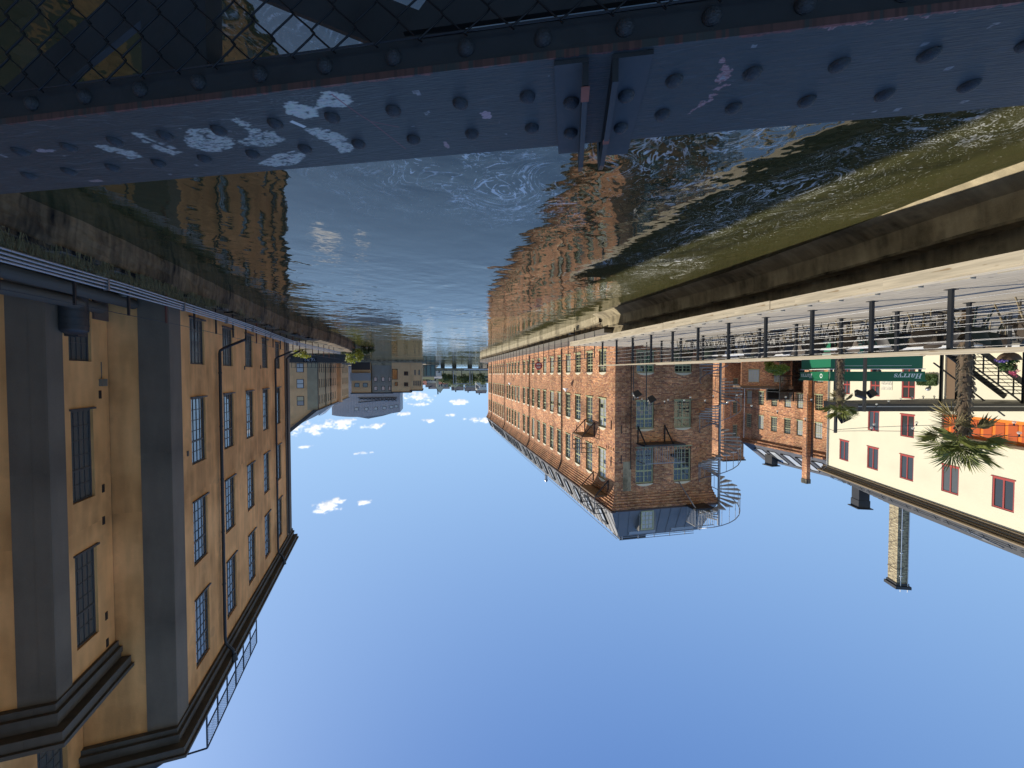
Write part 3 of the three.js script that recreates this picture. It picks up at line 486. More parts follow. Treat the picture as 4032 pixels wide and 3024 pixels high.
  // downpipes with swan necks at the top and spouts over the fence
  for (const s of [3.32, 12.8]) {
    mesh('downpipe', [tube([Yp(s, -.45, 16.2), Yp(s, -.42, 15.95), Yp(s, -.16, 15.6), Yp(s, -.13, 15.3)], .06, 8, 20), cyl(Yp(s, -.13, 15.35), Yp(s, -.13, 2.35), .062, 10), tube([Yp(s, -.13, 2.4), Yp(s, -.14, 2.25), Yp(s, -.3, 2.12), Yp(s - .1, -1.15, 1.72)], .06, 8, 24)], M.black, Y);
    mesh('rain_hopper', [cyl(Yp(s, -.45, 16.15), Yp(s, -.45, 16.45), .1, 8, .17)], M.black, Y);
    for (let y = 3.2; y < 15.2; y += 2.4) mesh('pipe_clip', [cyl(Yp(s, -.13, y), Yp(s, -.13, y + .07), .072, 10)], M.black, Y);
  }
  mesh('downpipe', [cyl(Yp(16, -.16, 15.5), Yp(16, -.16, 2.1), .06, 8), tube([Yp(16, -.16, 2.15), Yp(16, -.3, 1.95), Yp(15.8, -1.1, 1.5)], .06, 8, 16)], M.black, Y);
  // small vent holes and fittings
  for (const [s, y] of [[-1.25, 3.95], [-1.22, 7.0], [-1.24, 8.05], [-1.23, 11.2], [-1.22, 12.1]]) mesh('vent', tf(M2, bx(-s - .05, -s + .05, y - .13, y + .13, .001, .02)), M.black, Y);
  for (const [s, y] of [[7.0, 2.95], [9.9, 2.85], [.45, 6.3]]) mesh('vent', tf(MY(), bx(-s - .05, -s + .05, y - .1, y + .1, .001, .03)), M.cornice, Y);
  mesh('junction_box', tf(M2, bx(1.05, 1.28, 3.45, 3.68, .001, .1), bx(1.15, 1.17, 2.9, 3.45, .001, .02)), M.greyPlasterLight, Y);
  mesh('plinth', tf(M2, bx(.84, 1.5, .5, 1.55, .001, .06)), std({ map: mottle([.17, .12, .09], .5, 1), roughness: 1 }), Y);
  // roof walkway railing
  const rl = sub('roof_railing', Y), topY = 18.0, Rp = (s, y) => Yp(s, -.38, y);
  for (let s = .6; s < 7.2; s += 1.05) mesh('post', [bar(Rp(s, 16.53), Rp(s, topY), .045)], M.darkSteel, rl);
  for (const y of [17.2, topY]) mesh('rail', [bar(Rp(.6, y), Rp(6.9, y), .045)], M.darkSteel, rl);
  mesh('rail', [bar(Rp(.6, topY), Yp(.5, .9, topY), .045), bar(Yp(.5, .9, 16.5), Yp(.5, .9, topY), .045)], M.darkSteel, rl);
  const wm = []; for (let s = .62; s < 6.9; s += .12) wm.push(bar(Rp(s, 17.2), Rp(s, topY), .008)); for (let y = 17.25; y < topY; y += .1) wm.push(bar(Rp(.6, y), Rp(6.9, y), .008));
  mesh('wire_panel', wm, M.galv, rl).userData.kind = 'stuff';
  mesh('roof_vent', tf(MY(), bx(-16.4, -15.6, 16.5, 17.3, -1.2, -.4)), M.galv, Y);
  base(Y, 9, .5, -20);
}
// ---- right bank: pipe fence, big ducts, tank, grass
{
  const F = thing('pipe_fence', 'low steel fence carrying four pale pipes along the right quay', 'fence');
  const line = [[7.62, -6], [7.62, -9.5], [7.63, -11.6], [7.72, -14.2], [7.95, -17.6], [8.3, -20.8], [8.75, -24.4], [9.15, -28.2], [9.3, -31.5], [9.2, -36], [9.0, -42]];
  const at = (z) => { for (let i = 0; i + 1 < line.length; i++) if (z <= line[i][1] && z >= line[i + 1][1]) { const t = (z - line[i][1]) / (line[i + 1][1] - line[i][1]); return line[i][0] + (line[i + 1][0] - line[i][0]) * t; } return 9; };
  for (let z = -7.2; z > -41; z -= 1.55) mesh('post', [bar(V3(at(z), .55, z), V3(at(z) + rr(-.015, .015), 1.78, z), .045)], rnd() > .3 ? M.darkSteel : std({ color: C(.16, .06, .04), roughness: .9 }), F);
  [1.02, 1.09, 1.165, 1.24].forEach((y, k) => mesh('pipe', [tube(line.map(([x, z]) => V3(x - .06 + k * .012, y + .015 * Math.sin(z * 1.3 + k), z)), .026, 7, 90)], M.pipeGrey, F));
  for (let z = -8; z > -30; z -= 3.1) mesh('pipe_clamp', [bx(at(z) - .09, at(z) + .02, 1.0, 1.29, z - .02, z + .02)], M.galv, F);
  mesh('cable', [tube(line.map(([x, z], i) => V3(x, 1.77 - (i % 2) * .02, z)), .008, 5, 90)], M.darkSteel, F);
  base(F, 7.7, .55, -10);
  const D = thing('ventilation_duct', 'dark ribbed duct elbow against the wall with two fat pipes on the ground', 'duct');
  const dm = std({ map: mottle([.06, .06, .06], .3, 1), roughness: .5, metalness: .2 }), dk = std({ map: mottle([.10, .09, .07], .5, 1, { spots: .4 }), bumpMap: bumpFine, bumpScale: .01, roughness: .8 });
  const c0 = V3(9.98, 0, -13.42);
  mesh('elbow', [cyl(V3(c0.x, .7, c0.z), V3(c0.x, 2.02, c0.z), .3, 20), nonIdx(new THREE.SphereGeometry(.3, 20, 8, 0, 6.2832, 0, 1.571).scale(1, .5, 1).translate(c0.x, 2.02, c0.z))], dm, D);
  for (const y of [1.3, 1.5, 1.7, 1.9]) mesh('rib', [nonIdx(new THREE.TorusGeometry(.302, .01, 6, 28).rotateX(Math.PI / 2).translate(c0.x, y, c0.z))], dm, D);
  mesh('casing', [bx(c0.x - .05, c0.x + .3, .7, 2.2, c0.z - .36, c0.z - .05)], dm, D);
  mesh('large_pipe', [tube([V3(9.0, 1.02, -4), V3(9.05, 1.02, -8), V3(9.2, 1.02, -11.5), V3(9.45, 1.0, -13.8), V3(9.75, .95, -15.3)], .17, 14, 40)], dk, D);
  mesh('large_pipe', [tube([V3(9.45, 1.32, -4), V3(9.5, 1.32, -8.5), V3(9.6, 1.3, -11.2), V3(9.75, 1.28, -12.9), V3(10.05, 1.25, -14.4)], .17, 14, 40)], dk, D);
  for (const [x, z] of [[9.3, -9.5], [9.4, -12.2], [9.7, -14.4]]) mesh('pipe_support', [bx(x - .5, x + .4, .6, .86, z - .12, z + .12)], M.concreteDark, D);
  base(D, 9.3, .55, -12);
  // grass tufts on top of the quay
  const bl = []; const tuft = (x, y, z, n, h) => { for (let i = 0; i < n; i++) { const a = rr(0, 6.28), l = h * rr(.5, 1.1), b = rr(.1, .7), dx = Math.cos(a), dz = Math.sin(a), px = x + rr(-.12, .12), pz = z + rr(-.12, .12), w = .006; const A = V3(px - dz * w, y, pz + dx * w), Bq = V3(px + dz * w, y, pz - dx * w), Cq = V3(px + dx * l * b * .5, y + l * .65, pz + dz * l * b * .5), Dq = V3(px + dx * l * b, y + l * (1 - b * .6), pz + dz * l * b); const s = V3(-dz * w * .6, 0, dx * w * .6); bl.push(quad(A, Bq, Cq.clone().sub(s), Cq.clone().add(s)), quad(Cq.clone().add(s), Cq.clone().sub(s), Dq, Dq.clone().add(V3(0, .001, 0)))); } };
  for (let i = 0; i < 150; i++) { const z = rr(-15.5, -8), t = Math.pow(rnd(), 1.5); tuft(7.4 + t * 1.2, .70, z, 34, .42); }
  for (let i = 0; i < 90; i++) { const z = rr(-34, -15); tuft(at(z) - .25 + rr(-.3, .8), .70, z, 16, .22); }
  const gm = single('dry_grass', bl, M.grass, 'dry grass and weeds along the top of the right quay', 'grass'); gm.userData.kind = 'stuff'; centred(gm);
}
// ---- foliage helpers
function leafCloud(n, fn, size, bendy = 1) {   // fn() -> centre; one small diamond leaf each
  const pos = new Float32Array(n * 18), uv = new Float32Array(n * 12); let o = 0;
  for (let i = 0; i < n; i++) {
    const c = fn(), s = size * rr(.6, 1.3), a = V3(rr(-1, 1), rr(-1, 1), rr(-1, 1)).normalize(), b = V3(rr(-1, 1), rr(-.6, .6), rr(-1, 1)).cross(a).normalize();
    const P = [c.clone().addScaledVector(a, -s), c.clone().addScaledVector(b, s * .5), c.clone().addScaledVector(a, s), c.clone().addScaledVector(b, -s * .5)];
    for (const k of [0, 1, 2, 0, 2, 3]) { pos[o++] = P[k].x; pos[o++] = P[k].y; pos[o++] = P[k].z; }
  }
  const g = new THREE.BufferGeometry(); g.setAttribute('position', new THREE.BufferAttribute(pos, 3)); g.setAttribute('uv', new THREE.BufferAttribute(uv, 2)); g.computeVertexNormals(); return g;
}
function clump(cx, cy, cz, rx, ry, rz, k) { const cs = []; for (let i = 0; i < k; i++) { const d = V3(rr(-1, 1), rr(-.8, 1), rr(-1, 1)); if (d.length() > 1) { i--; continue; } cs.push([V3(cx + d.x * rx * .75, cy + d.y * ry * .75, cz + d.z * rz * .75), rr(.28, .5)]); } return () => { const [c, r] = cs[Math.floor(rnd() * cs.length)], d = V3(rr(-1, 1), rr(-1, 1), rr(-1, 1)); d.setLength(Math.pow(rnd(), .5) * r); return V3(c.x + d.x * rx, c.y + d.y * ry, c.z + d.z * rz); }; }
function shrub(name, label, x, y, z, r, h, mat, n, size, group) {
  const t = thing(name, label, 'shrub', group);
  const st = []; for (let i = 0; i < 5; i++) st.push(cyl(V3(x, y, z), V3(x + rr(-.5, .5) * r, y + h * rr(.5, .8), z + rr(-.5, .5) * r), .03, 5, .01));
  mesh('stem', st, M.bark, t); mesh('foliage', [leafCloud(n, clump(x, y + h * .55, z, r, h * .55, r, 14), size)], mat, t);
  return base(t, x, y, z);
}
function tree(name, label, x, y, z, r, h, mat, n, size, group) {
  const t = thing(name, label, 'tree', group), tr = [cyl(V3(x, y, z), V3(x, y + h * .6, z), h * .03, 7, h * .015)];
  for (let i = 0; i < 6; i++) { const a = rr(0, 6.28), y0 = y + h * rr(.3, .5); tr.push(cyl(V3(x, y0, z), V3(x + Math.cos(a) * r * .7, y0 + h * rr(.15, .35), z + Math.sin(a) * r * .7), h * .012, 5, h * .004)); }
  mesh('trunk', tr, M.bark, t); mesh('crown', [leafCloud(n, clump(x, y + h * .62, z, r, h * .4, r, 22), size)], mat, t);
  return base(t, x, y, z);
}
shrub('shrub', 'bright yellow green bush catching the sun at the water edge', 9.1, -.1, -49.2, 1.15, 2.0, M.leafB, 3000, .09);
shrub('shrub', 'dark green low bush spilling over the end of the right quay', 9.9, -.1, -47.2, 1.5, 1.0, M.leafC, 3000, .09);
shrub('shrub', 'dark green bush left of the bright bush by the water', 7.9, -.2, -50.2, 1.2, 1.1, M.leafC, 2600, .09);
shrub('shrub', 'small sunlit sapling behind the pipe fence by the yellow factory end', 13.0, .5, -43.6, .9, 1.3, M.leafB, 900, .08);

// ================================================================ BRICK FACTORY (left bank)
const BX = -10.744, BZ = -21.1;
const MR = frame(BX, BZ, Math.PI / 2);                 // river front: x = distance from the near corner along the river, z = out over the river
const ME = frame(BX - 6.66, BZ + .005, 0);                    // end wall: x from its far corner to the river corner, z towards the camera
{
  const B = thing('brick_factory', 'long red brick factory with pale green windows and grey mansard roof', 'building');
  const ts = [29.77, 32.44, 35.24, 37.94, 40.69, 43.45, 46.35, 49.03, 51.91, 54.53, 57.16, 60.87, 63.28, 65.55, 68.02, 70.28, 74.69, 77.06, 79.29, 81.66, 83.86, 86.07, 90.24, 92.67].map((z) => z * .76744 + BZ);
  const rows = [[1.75, 3.16], [4.84, 6.68], [8.07, 9.98]], ww = 1.08, L = 51.5;
  const holes = []; for (const t of ts) for (const [a, b] of rows) holes.push([t - ww / 2, t + ww / 2, a, b]);
  mesh('river_wall', tf(MR, ...wallGeo(0, L, .9, 10.9, holes, .14, .4)), M.brick, B);
  const mk = (h, one) => makeWindow({ w: ww, h, nx: 2, ny: 6, rec: .11, fw: .075, bar: .03, heavy: [4], mullion: [1], frameMat: M.greenFrame, glass: M.glass, single: one, sill: .05, arch: .17, archMat: M.cream });
  rows.forEach(([a, b]) => { const n = mk(b - a, false), f = mk(b - a, true); ts.forEach((t, k) => place(B, k < 7 ? n : f, MR.clone().multiply(new THREE.Matrix4().makeTranslation(t, a, 0)), [M.glass, M.glass, M.glassGrey, M.glassDull, M.glassMilk])); });
  // end wall
  const eh = [[3.08 - .1, 4.28 + .1]], ew = 1.2, ex = [6.66 - (16.57 - 14) * .76744, 6.66 - (19.94 - 14) * .76744];
  const er = [[1.9, 3.2], [4.9, 6.6], [7.75, 9.95]];
  const eho = []; for (const x of ex) for (const [a, b] of er) eho.push([x - ew / 2, x + ew / 2, a, b]);
  mesh('end_wall', tf(ME, ...wallGeo(0, 6.655, .9, 10.9, eho, .14, .39)), M.brick, B);
  er.forEach(([a, b], r) => { const p = makeWindow({ w: ew, h: b - a, nx: 4, ny: 6, rec: .11, fw: .08, bar: .026, heavy: [4], mullion: [2], frameMat: M.greenFrame, glass: M.glass, single: false, sill: .05, arch: .15, archMat: M.cream }); for (const x of ex) place(B, p, ME.clone().multiply(new THREE.Matrix4().makeTranslation(x, a, 0))); });
  mesh('rear_volume', [bx(BX - 6.5, BX - .41, .9, 10.88, BZ - L, BZ - .41)], M.brick, B);
  // corbelled cornice
  const cor = [[10.45, .03], [10.6, .08], [10.75, .13], [10.9, .19], [11.05, .26], [11.2, .33]];
  cor.forEach(([y, o], k) => { mesh('cornice_course', [tf(MR, bx(-o, L, y, y + .145, -.4, o)), tf(ME, bx(-o, 6.655, y + .002, y + .143, -.4, o - .003))], k > 3 ? M.brick : M.brick, B); });
  mesh('gutter', tf(MR, bx(-.42, L, 11.35, 11.45, .12, .42)), std({ color: C(.06, .03, .02), roughness: .6 }), B);
  mesh('gutter', tf(ME, bx(-.36, 6.6, 11.35, 11.44, .1, .36)), std({ color: C(.06, .03, .02), roughness: .6 }), B);
  // string courses with dentils near the corner
  const den = []; for (let i = 0; i < 4; i++) den.push(...tf(MR, bx(.15 + i * .3, .27 + i * .3, 7.78, 7.9, .001, .05))); for (let i = 0; i < 22; i++) den.push(...tf(ME, bx(.1 + i * .3, .22 + i * .3, 7.78, 7.9, .001, .05)));
  mesh('dentil_band', den, M.brick, B);
  // mansard: pale seamed sheet
  const P = (x, y, z) => V3(x, y, z), ey = 11.452, ty = 13.35, in_ = .55, x0 = BX - 6.66;
  mesh('river_roof', [quad(P(BX + .3, ey, BZ + .25), P(BX + .3, ey, BZ - L), P(BX - in_, ty, BZ - L), P(BX - in_, ty, BZ - in_))], M.sheet, B);
  mesh('end_roof', [quad(P(x0 - .25, ey, BZ + .25), P(BX + .3, ey, BZ + .25), P(BX - in_, ty, BZ - in_), P(x0 + in_ - .2, ty, BZ - in_))], M.sheet, B);
  mesh('rear_roof', [quad(P(x0 - .25, ey, BZ - L), P(x0 - .25, ey, BZ + .25), P(x0 + in_ - .2, ty, BZ - in_), P(x0 + in_ - .2, ty, BZ - L)), quad(P(BX - in_, ty, BZ - in_), P(BX - in_, ty, BZ - L), P(x0 + in_ - .2, ty, BZ - L), P(x0 + in_ - .2, ty, BZ - in_)), quad(P(x0, .9, BZ - L), P(BX, .9, BZ - L), P(BX, ey, BZ - L), P(x0, ey, BZ - L))], M.sheetDark, B);
  const rp = (t, k, lift = 0) => P(BX + .3 - k * (.3 + in_) + lift * .9, ey + k * (ty - ey) + lift * .4, BZ - t);
  for (let t = .25; t < 40; t += .62) { const k0 = 0; mesh('standing_seam', [bar(rp(t, k0, .012), rp(t, 1, .012), .025, .035)], M.sheet, B); }
  for (let x = .2; x < 6.6; x += .7) mesh('standing_seam', [bar(P(x0 + x, ey, BZ + .26), P(x0 + .3 + (x - .2) * .93, ty, BZ - in_ + .01), .025, .035)], M.sheet, B);
  // roof lights above each window column
  ts.forEach((t, k) => {
    const d = sub('roof_window', B), a = rp(t, .2), b = rp(t, .68), w = .34;
    mesh('kerb', [bar(rp(t - w, .18, .05), rp(t - w, .70, .05), .05, .13), bar(rp(t + w, .18, .05), rp(t + w, .70, .05), .05, .13), bar(rp(t - w - .03, .70, .06), rp(t + w + .03, .70, .06), .13, .12), bar(rp(t - w - .03, .18, .05), rp(t + w + .03, .18, .05), .07, .14)], M.sheetDark, d);
    mesh('pane', [quad(rp(t - w, .2, .07), rp(t + w, .2, .07), rp(t + w, .68, .07), rp(t - w, .68, .07))], M.glassMilk, d);
  });
  // window in the end roof
  const dw = sub('roof_window', B), dz = BZ + .18;
  mesh('surround', tf(frame(0, 0, 0), bx(BX - 2.65, BX - 1.55, 11.46, 12.8, BZ - .3, dz - .02)), M.sheet, dw);
  place(dw, makeWindow({ w: .82, h: 1.15, nx: 3, ny: 4, rec: .0, fw: .06, bar: .025, frameMat: M.greenFrame, glass: M.glassMilk, single: true }), frame(BX - 2.05, dz + .03, 0, 11.55));
  dw.children[1].name = 'casement';
  for (const [a, b] of [[3.0, 1.2], [5.7, 4.1]]) mesh('snow_guard', [bx(BX - a, BX - b, 13.02, 13.2, BZ - .48, BZ - .4)], M.galv, B);
  const rr1 = sub('roof_rail', B);
  mesh('rail', [bar(P(BX - .7, 13.62, BZ - .7), P(x0 + .7, 13.62, BZ - .7), .03), bar(P(BX - .7, 13.48, BZ - .7), P(x0 + .7, 13.48, BZ - .7), .03)], M.galv, rr1);
  for (let x = .9; x < 6; x += 1.1) mesh('bracket', [bar(P(BX - x, 13.34, BZ - .7), P(BX - x, 13.65, BZ - .7), .04)], M.galv, rr1);
  mesh('roof_box', [bx(BX - 2.7, BX - .9, 13.36, 13.75, BZ - 2, BZ - 1)], M.sheetDark, B);
  mesh('ridge_rail', [bar(P(BX - .5, 13.5, BZ - .6), P(BX - .5, 13.5, BZ - L), .03)], M.galv, B);
  mesh('roof_vent', [cyl(P(BX - .8, 13.3, BZ - 16.5), P(BX - .8, 14.1, BZ - 16.5), .14, 10), cyl(P(BX - .8, 14.1, BZ - 16.5), P(BX - .8, 14.3, BZ - 16.5), .2, 10, .1)], M.steel, B);
  // rain pipes
  for (const z of [39.67, 53.63, 72.31, 88.53]) { const t = z * .76744 + BZ; mesh('downpipe', [...tf(MR, cyl(V3(t, 1.2, .09), V3(t, 10.4, .09), .05, 8)), ...tf(MR, tube([V3(t, 10.35, .09), V3(t, 10.6, .12), V3(t, 11.3, .38)], .05, 7, 10))], M.black, B); }
  mesh('downpipe', tf(ME, cyl(V3(6.66 - 1.0, 2.0, .08), V3(6.66 - 1.0, 9.0, .08), .022, 6)), M.black, B);
  // balconies
  const balcony = (t0, t1, y, dep) => {
    const b = sub('balcony', B), q = (t, yy, z) => V3(BX + z, yy, BZ - t);
    mesh('floor', [bx(BX + .01, BX + dep, y - .1, y, BZ - t1, BZ - t0)], M.brown, b);
    for (const t of [t0 + .06, t1 - .06]) mesh('bracket', [bar(q(t, y - .1, dep - .1), q(t, y - .95, .03), .05), bar(q(t, y - .1, .03), q(t, y - 1.0, .03), .05)], M.darkSteel, b);
    for (const yy of [y + .4, y + .72, y + 1.02]) mesh('rail', [bar(q(t0 + .03, yy, .02), q(t0 + .03, yy, dep - .03), .035), bar(q(t1 - .03, yy, .02), q(t1 - .03, yy, dep - .03), .035), bar(q(t0 + .03, yy, dep - .03), q(t1 - .03, yy, dep - .03), .035)], M.darkSteel, b);
    for (const t of [t0 + .03, (t0 + t1) / 2, t1 - .03]) mesh('post', [bar(q(t, y, dep - .03), q(t, y + 1.04, dep - .03), .04)], M.darkSteel, b);
  };
  balcony(2.85, 4.6, 7.5, .95); balcony(.75, 3.1, 10.85, .95);
  // end-wall landing by the upper left window
  {
    const b = sub('landing', B), q = (x, y, z) => V3(BX - x, y, BZ + z);
    mesh('floor', [bx(BX - 4.1, BX - 1.4, 7.42, 7.52, BZ + .01, BZ + .95)], M.darkSteel, b);
    for (const x of [1.5, 3.3]) mesh('bracket', [bar(q(x, 7.42, .9), q(x, 6.45, .03), .06), bar(q(x, 7.42, .03), q(x, 6.4, .03), .06)], M.darkSteel, b);
    const bs = []; for (let x = 1.45; x < 4.1; x += .16) bs.push(bar(q(x, 7.5, .92), q(x, 8.5, .92), .018)); for (let z = .1; z < .9; z += .16) bs.push(bar(q(1.45, 7.5, z), q(1.45, 8.5, z), .018));
    mesh('balusters', bs, M.galv, b); mesh('handrail', [bar(q(1.45, 8.52, .02), q(1.45, 8.52, .92), .04), bar(q(1.45, 8.52, .92), q(4.1, 8.52, .92), .04)], M.galv, b);
    const t = sub('landing', B);
    mesh('floor', [bx(BX - 5.9, BX - 4.6, 11.3, 11.4, BZ + .37, BZ + 1.2)], M.darkSteel, t);
    mesh('brace', [bar(q(4.7, 11.3, 1.1), q(4.3, 9.95, .03), .05)], M.galv, t);
    const b2 = []; for (let x = 4.65; x < 5.9; x += .13) b2.push(bar(q(x, 11.4, 1.15), q(x, 12.35, 1.15), .022)); for (let z = .4; z < 1.15; z += .13) b2.push(bar(q(4.65, 11.4, z), q(4.65, 12.35, z), .022));
    mesh('balusters', b2, M.steel, t); mesh('handrail', [bar(q(4.65, 12.36, .38), q(4.65, 12.36, 1.15), .04), bar(q(4.65, 12.36, 1.15), q(5.9, 12.36, 1.15), .04)], M.steel, t);
  }
  // patched render, iron ties, fittings
  mesh('render_patch', tf(ME, bx(5.6, 6.12, 8.55, 10.35, .001, .012)), M.concrete, B);
  for (const [t, y] of [[.45, 6.4], [.45, 8.6], [6.1, 7.4], [9.2, 7.4]]) mesh('wall_tie', [...tf(MR, bar(V3(t, y - .28, .03), V3(t, y + .28, .03), .035))], M.darkSteel, B);
  for (const [x, y] of [[6.25, 6.6], [6.25, 8.4]]) mesh('wall_tie', [...tf(ME, bar(V3(x, y - .25, .03), V3(x, y + .25, .03), .035))], M.darkSteel, B);
  mesh('floodlight', tf(ME, bx(2.6, 2.95, 8.2, 8.35, .05, .22)), M.darkSteel, B);
  base(B, BX, .9, BZ);
  // wall lamps
  const lamp = (x, y, z, label) => { const l = thing('wall_lamp', label, 'lamp', 'lamps on the brick factory'); mesh('arm', [tube([V3(BX, y + .5, z - .25), V3(BX + .3, y + .75, z - .2), V3(BX + .42, y + .55, z), V3(BX + .42, y + .2, z)], .022, 6, 20)], M.black, l); mesh('shade', [nonIdx(new THREE.ConeGeometry(.24, .3, 16, 1, true).translate(BX + .42, y + .08, z))], M.paper, l); mesh('bulb', [nonIdx(new THREE.SphereGeometry(.07, 10, 8).translate(BX + .42, y, z))], M.paper, l); base(l, BX, y, z); };
  lamp(0, 4.45, -28.5, 'white cone lamp on a curved arm above the first rain pipe');
  lamp(0, 4.5, -50.2, 'small white cone lamp far along the brick wall');
}
// ---- spiral staircase at the end wall
{
  const S = thing('spiral_staircase', 'grey steel spiral staircase at the corner of the brick factory', 'staircase');
  const ax = -17.15, az = -20.15, r = 1.15, y0 = 1.8, n = 60, rise = .176, per = 17.5;
  mesh('pole', [cyl(V3(ax, y0 - .02, az), V3(ax, 12.5, az), .075, 12)], M.galv, S);
  const tg = prism([[.05, -.03], [r, -.2], [r, .2], [.05, .05]], .055).rotateX(-Math.PI / 2), tread = std({ color: C(.46, .46, .45), roughness: .55 });
  const rail = [], bal = [];
  for (let i = 0; i < n; i++) {
    const a = -i / per * 6.2832 + 1.2, y = y0 + i * rise; const m = mesh('tread', tg, tread, S); m.position.set(ax, y, az); m.rotation.y = -a;
    const e = V3(ax + Math.cos(a) * (r - .03), y, az + Math.sin(a) * (r - .03)); bal.push(bar(e, e.clone().setY(y + .98), .018)); rail.push(e.clone().setY(y + .98));
  }
  mesh('balusters', bal, M.galv, S); mesh('handrail', [tube(rail, .024, 6, 320)], M.galv, S);
  base(S, ax, y0, az);
}
// ---- railing along the factory quay
{
  const F = thing('quay_railing', 'black steel post and rail fence along the factory quay', 'railing');
  const lineX = (z) => z > -33 ? -9.2 + (z + 20) * -.02 : z > -50 ? -8.94 + (z + 33) * -.0118 : z > -65 ? -8.74 + (z + 50) * -.03 : -8.29;
  const pz = []; for (let z = -20.6; z > -65.5; z -= 1.36) pz.push(z);
  for (const z of pz) mesh('post', [bar(V3(lineX(z), .85, z), V3(lineX(z), 2.35, z), .07, .03)], M.black, F);
  for (const y of [1.35, 1.6, 1.85, 2.1, 2.34]) mesh('rail', [tube([-20.6, -27, -33, -41, -50, -58, -65.3].map((z) => V3(lineX(z), y, z)), y > 2.3 ? .024 : .013, 5, 40)], M.darkSteel, F);
  base(F, -9, .85, -40);
  const sg = thing('round_sign', 'round red and white prohibition sign on the quay railing', 'sign');
  const zc = -31.36, xc = -8.93;
  mesh('disc', [cyl(V3(xc, 2.58, zc + .01), V3(xc, 2.58, zc + .025), .33, 28)], M.paper, sg); mesh('ring', [nonIdx(new THREE.TorusGeometry(.28, .05, 6, 30).translate(xc, 2.58, zc + .03))], M.red, sg); mesh('bar', [bx(xc - .22, xc + .22, 2.53, 2.63, zc + .026, zc + .034)], M.red, sg); mesh('post', [cyl(V3(xc, 1.05, zc), V3(xc, 2.9, zc), .03, 8)], M.galv, sg);
  base(sg, xc, 1.05, zc);
  const fl = thing('quay_floodlight', 'small floodlight on a short post at the quay edge', 'lamp');
  mesh('post', [bar(V3(-9.12, .3, -23.6), V3(-9.12, 1.9, -23.6), .05)], M.black, fl); mesh('head', [bx(-9.02, -8.8, .62, .74, -23.78, -23.42)], M.black, fl); mesh('bracket', [bar(V3(-9.1, .68, -23.6), V3(-9.0, .68, -23.6), .04)], M.black, fl);
  base(fl, -9.1, .3, -23.6);
}

// ================================================================ TERRACE (left foreground)
const DY = 1.8;
{
  const D = thing('timber_terrace', 'pale grey plank terrace with timber edge above the water', 'terrace');
  const ang = Math.atan2(.0464, .9989), Md = frame(-7.88, -3.7, Math.PI / 2 - ang);      // x along the edge away from the camera, z out over the water
  const bg = {}; let k = 0;
  for (let z = -.07; z > -7.2; z -= .142) { const L0 = -9, L1 = z > -3.4 ? 15.4 : 13.0; let x = L0; while (x < L1) { const len = Math.min(L1 - x, [4.8, 3.6, 5.4][Math.floor(hash(k, x | 0) * 3)]); const m = mesh('deck_board', tf(Md, bx(x + .004, x + len - .004, DY - .028 + rr(-.002, .002), DY, z - .066, z + .066)), M.deckWood, D); x += len; k++; } }
  // joists and edge boards in two tiers
  mesh('joists', (() => { const a = []; for (let x = -8.8; x < 15.3; x += .6) a.push(...tf(Md, bx(x, x + .07, DY - .2, DY - .031, -2.2, -.02))); return a; })(), M.brown, D);
  let x = -9; for (const len of [4.2, 4.2, 4.4, 3.9, 4.3, 3.4]) { mesh('edge_board', tf(Md, bx(x + .008, x + len - .008, DY - .19 + rr(-.008, .008), DY - .006, .0, .032 + rr(-.006, .004))), rnd() > .5 ? M.timberPale : M.timberGrey, D); x += len; }
  x = -9; for (const len of [3.1, 4.4, 4.2, 4.3, 4.1, 4.3]) { mesh('edge_board', tf(Md, bx(x + .008, x + len - .008, DY - .005, DY + .032 + rr(-.003, .004), -.16, .03 + rr(-.006, .006))), rnd() > .5 ? M.timberPale : M.timberGrey, D); x += len; }
  x = -8.7; while (x < 15.2) { mesh('edge_block', tf(Md, bx(x, x + .34, DY + .001, DY + .045, -.30, -.165)), M.timberGrey, D); x += .62; }
  base(D, -9, DY, -8);
}
function deckRail(label, xz, zs, y1) {
  const F = thing('terrace_railing', label, 'railing', 'railings on the timber terrace');
  const P = (z, y) => V3(xz(z), y, z), a = zs[0], b = zs[zs.length - 1];
  for (const z of zs) { mesh('post', [bar(P(z, DY), P(z, y1), .055, .07)], M.darkSteel, F); mesh('foot_plate', [bx(xz(z) - .08, xz(z) + .08, DY + .001, DY + .012, z - .06, z + .06)], M.darkSteel, F); }
  for (let i = 0; i < 6; i++) { const y = DY + .2 + i * .145; mesh('rail', [cyl(P(a, y), P(b, y), .0055, 6)], M.steel, F); }
  mesh('handrail', [bar(P(a + .3, y1 + .02), P(b - .3, y1 + .02), .13, .045)], M.timberPale, F);
  base(F, xz(a), DY, a);
}
{
  const z1 = []; for (let i = -3; i < 11; i++) z1.push(-5.07 - i * 1.165);
  deckRail('outer steel rod railing with wooden handrail along the terrace edge', (z) => -8.99 + .097 * (-5.07 - z), z1, 2.87);
  const z2 = []; for (let i = -3; i < 9; i++) z2.push(-5.93 - i * 1.19);
  deckRail('inner steel rod railing with wooden handrail in front of the tables', (z) => -11.03 + .098 * (-5.93 - z), z2, 2.83);
}
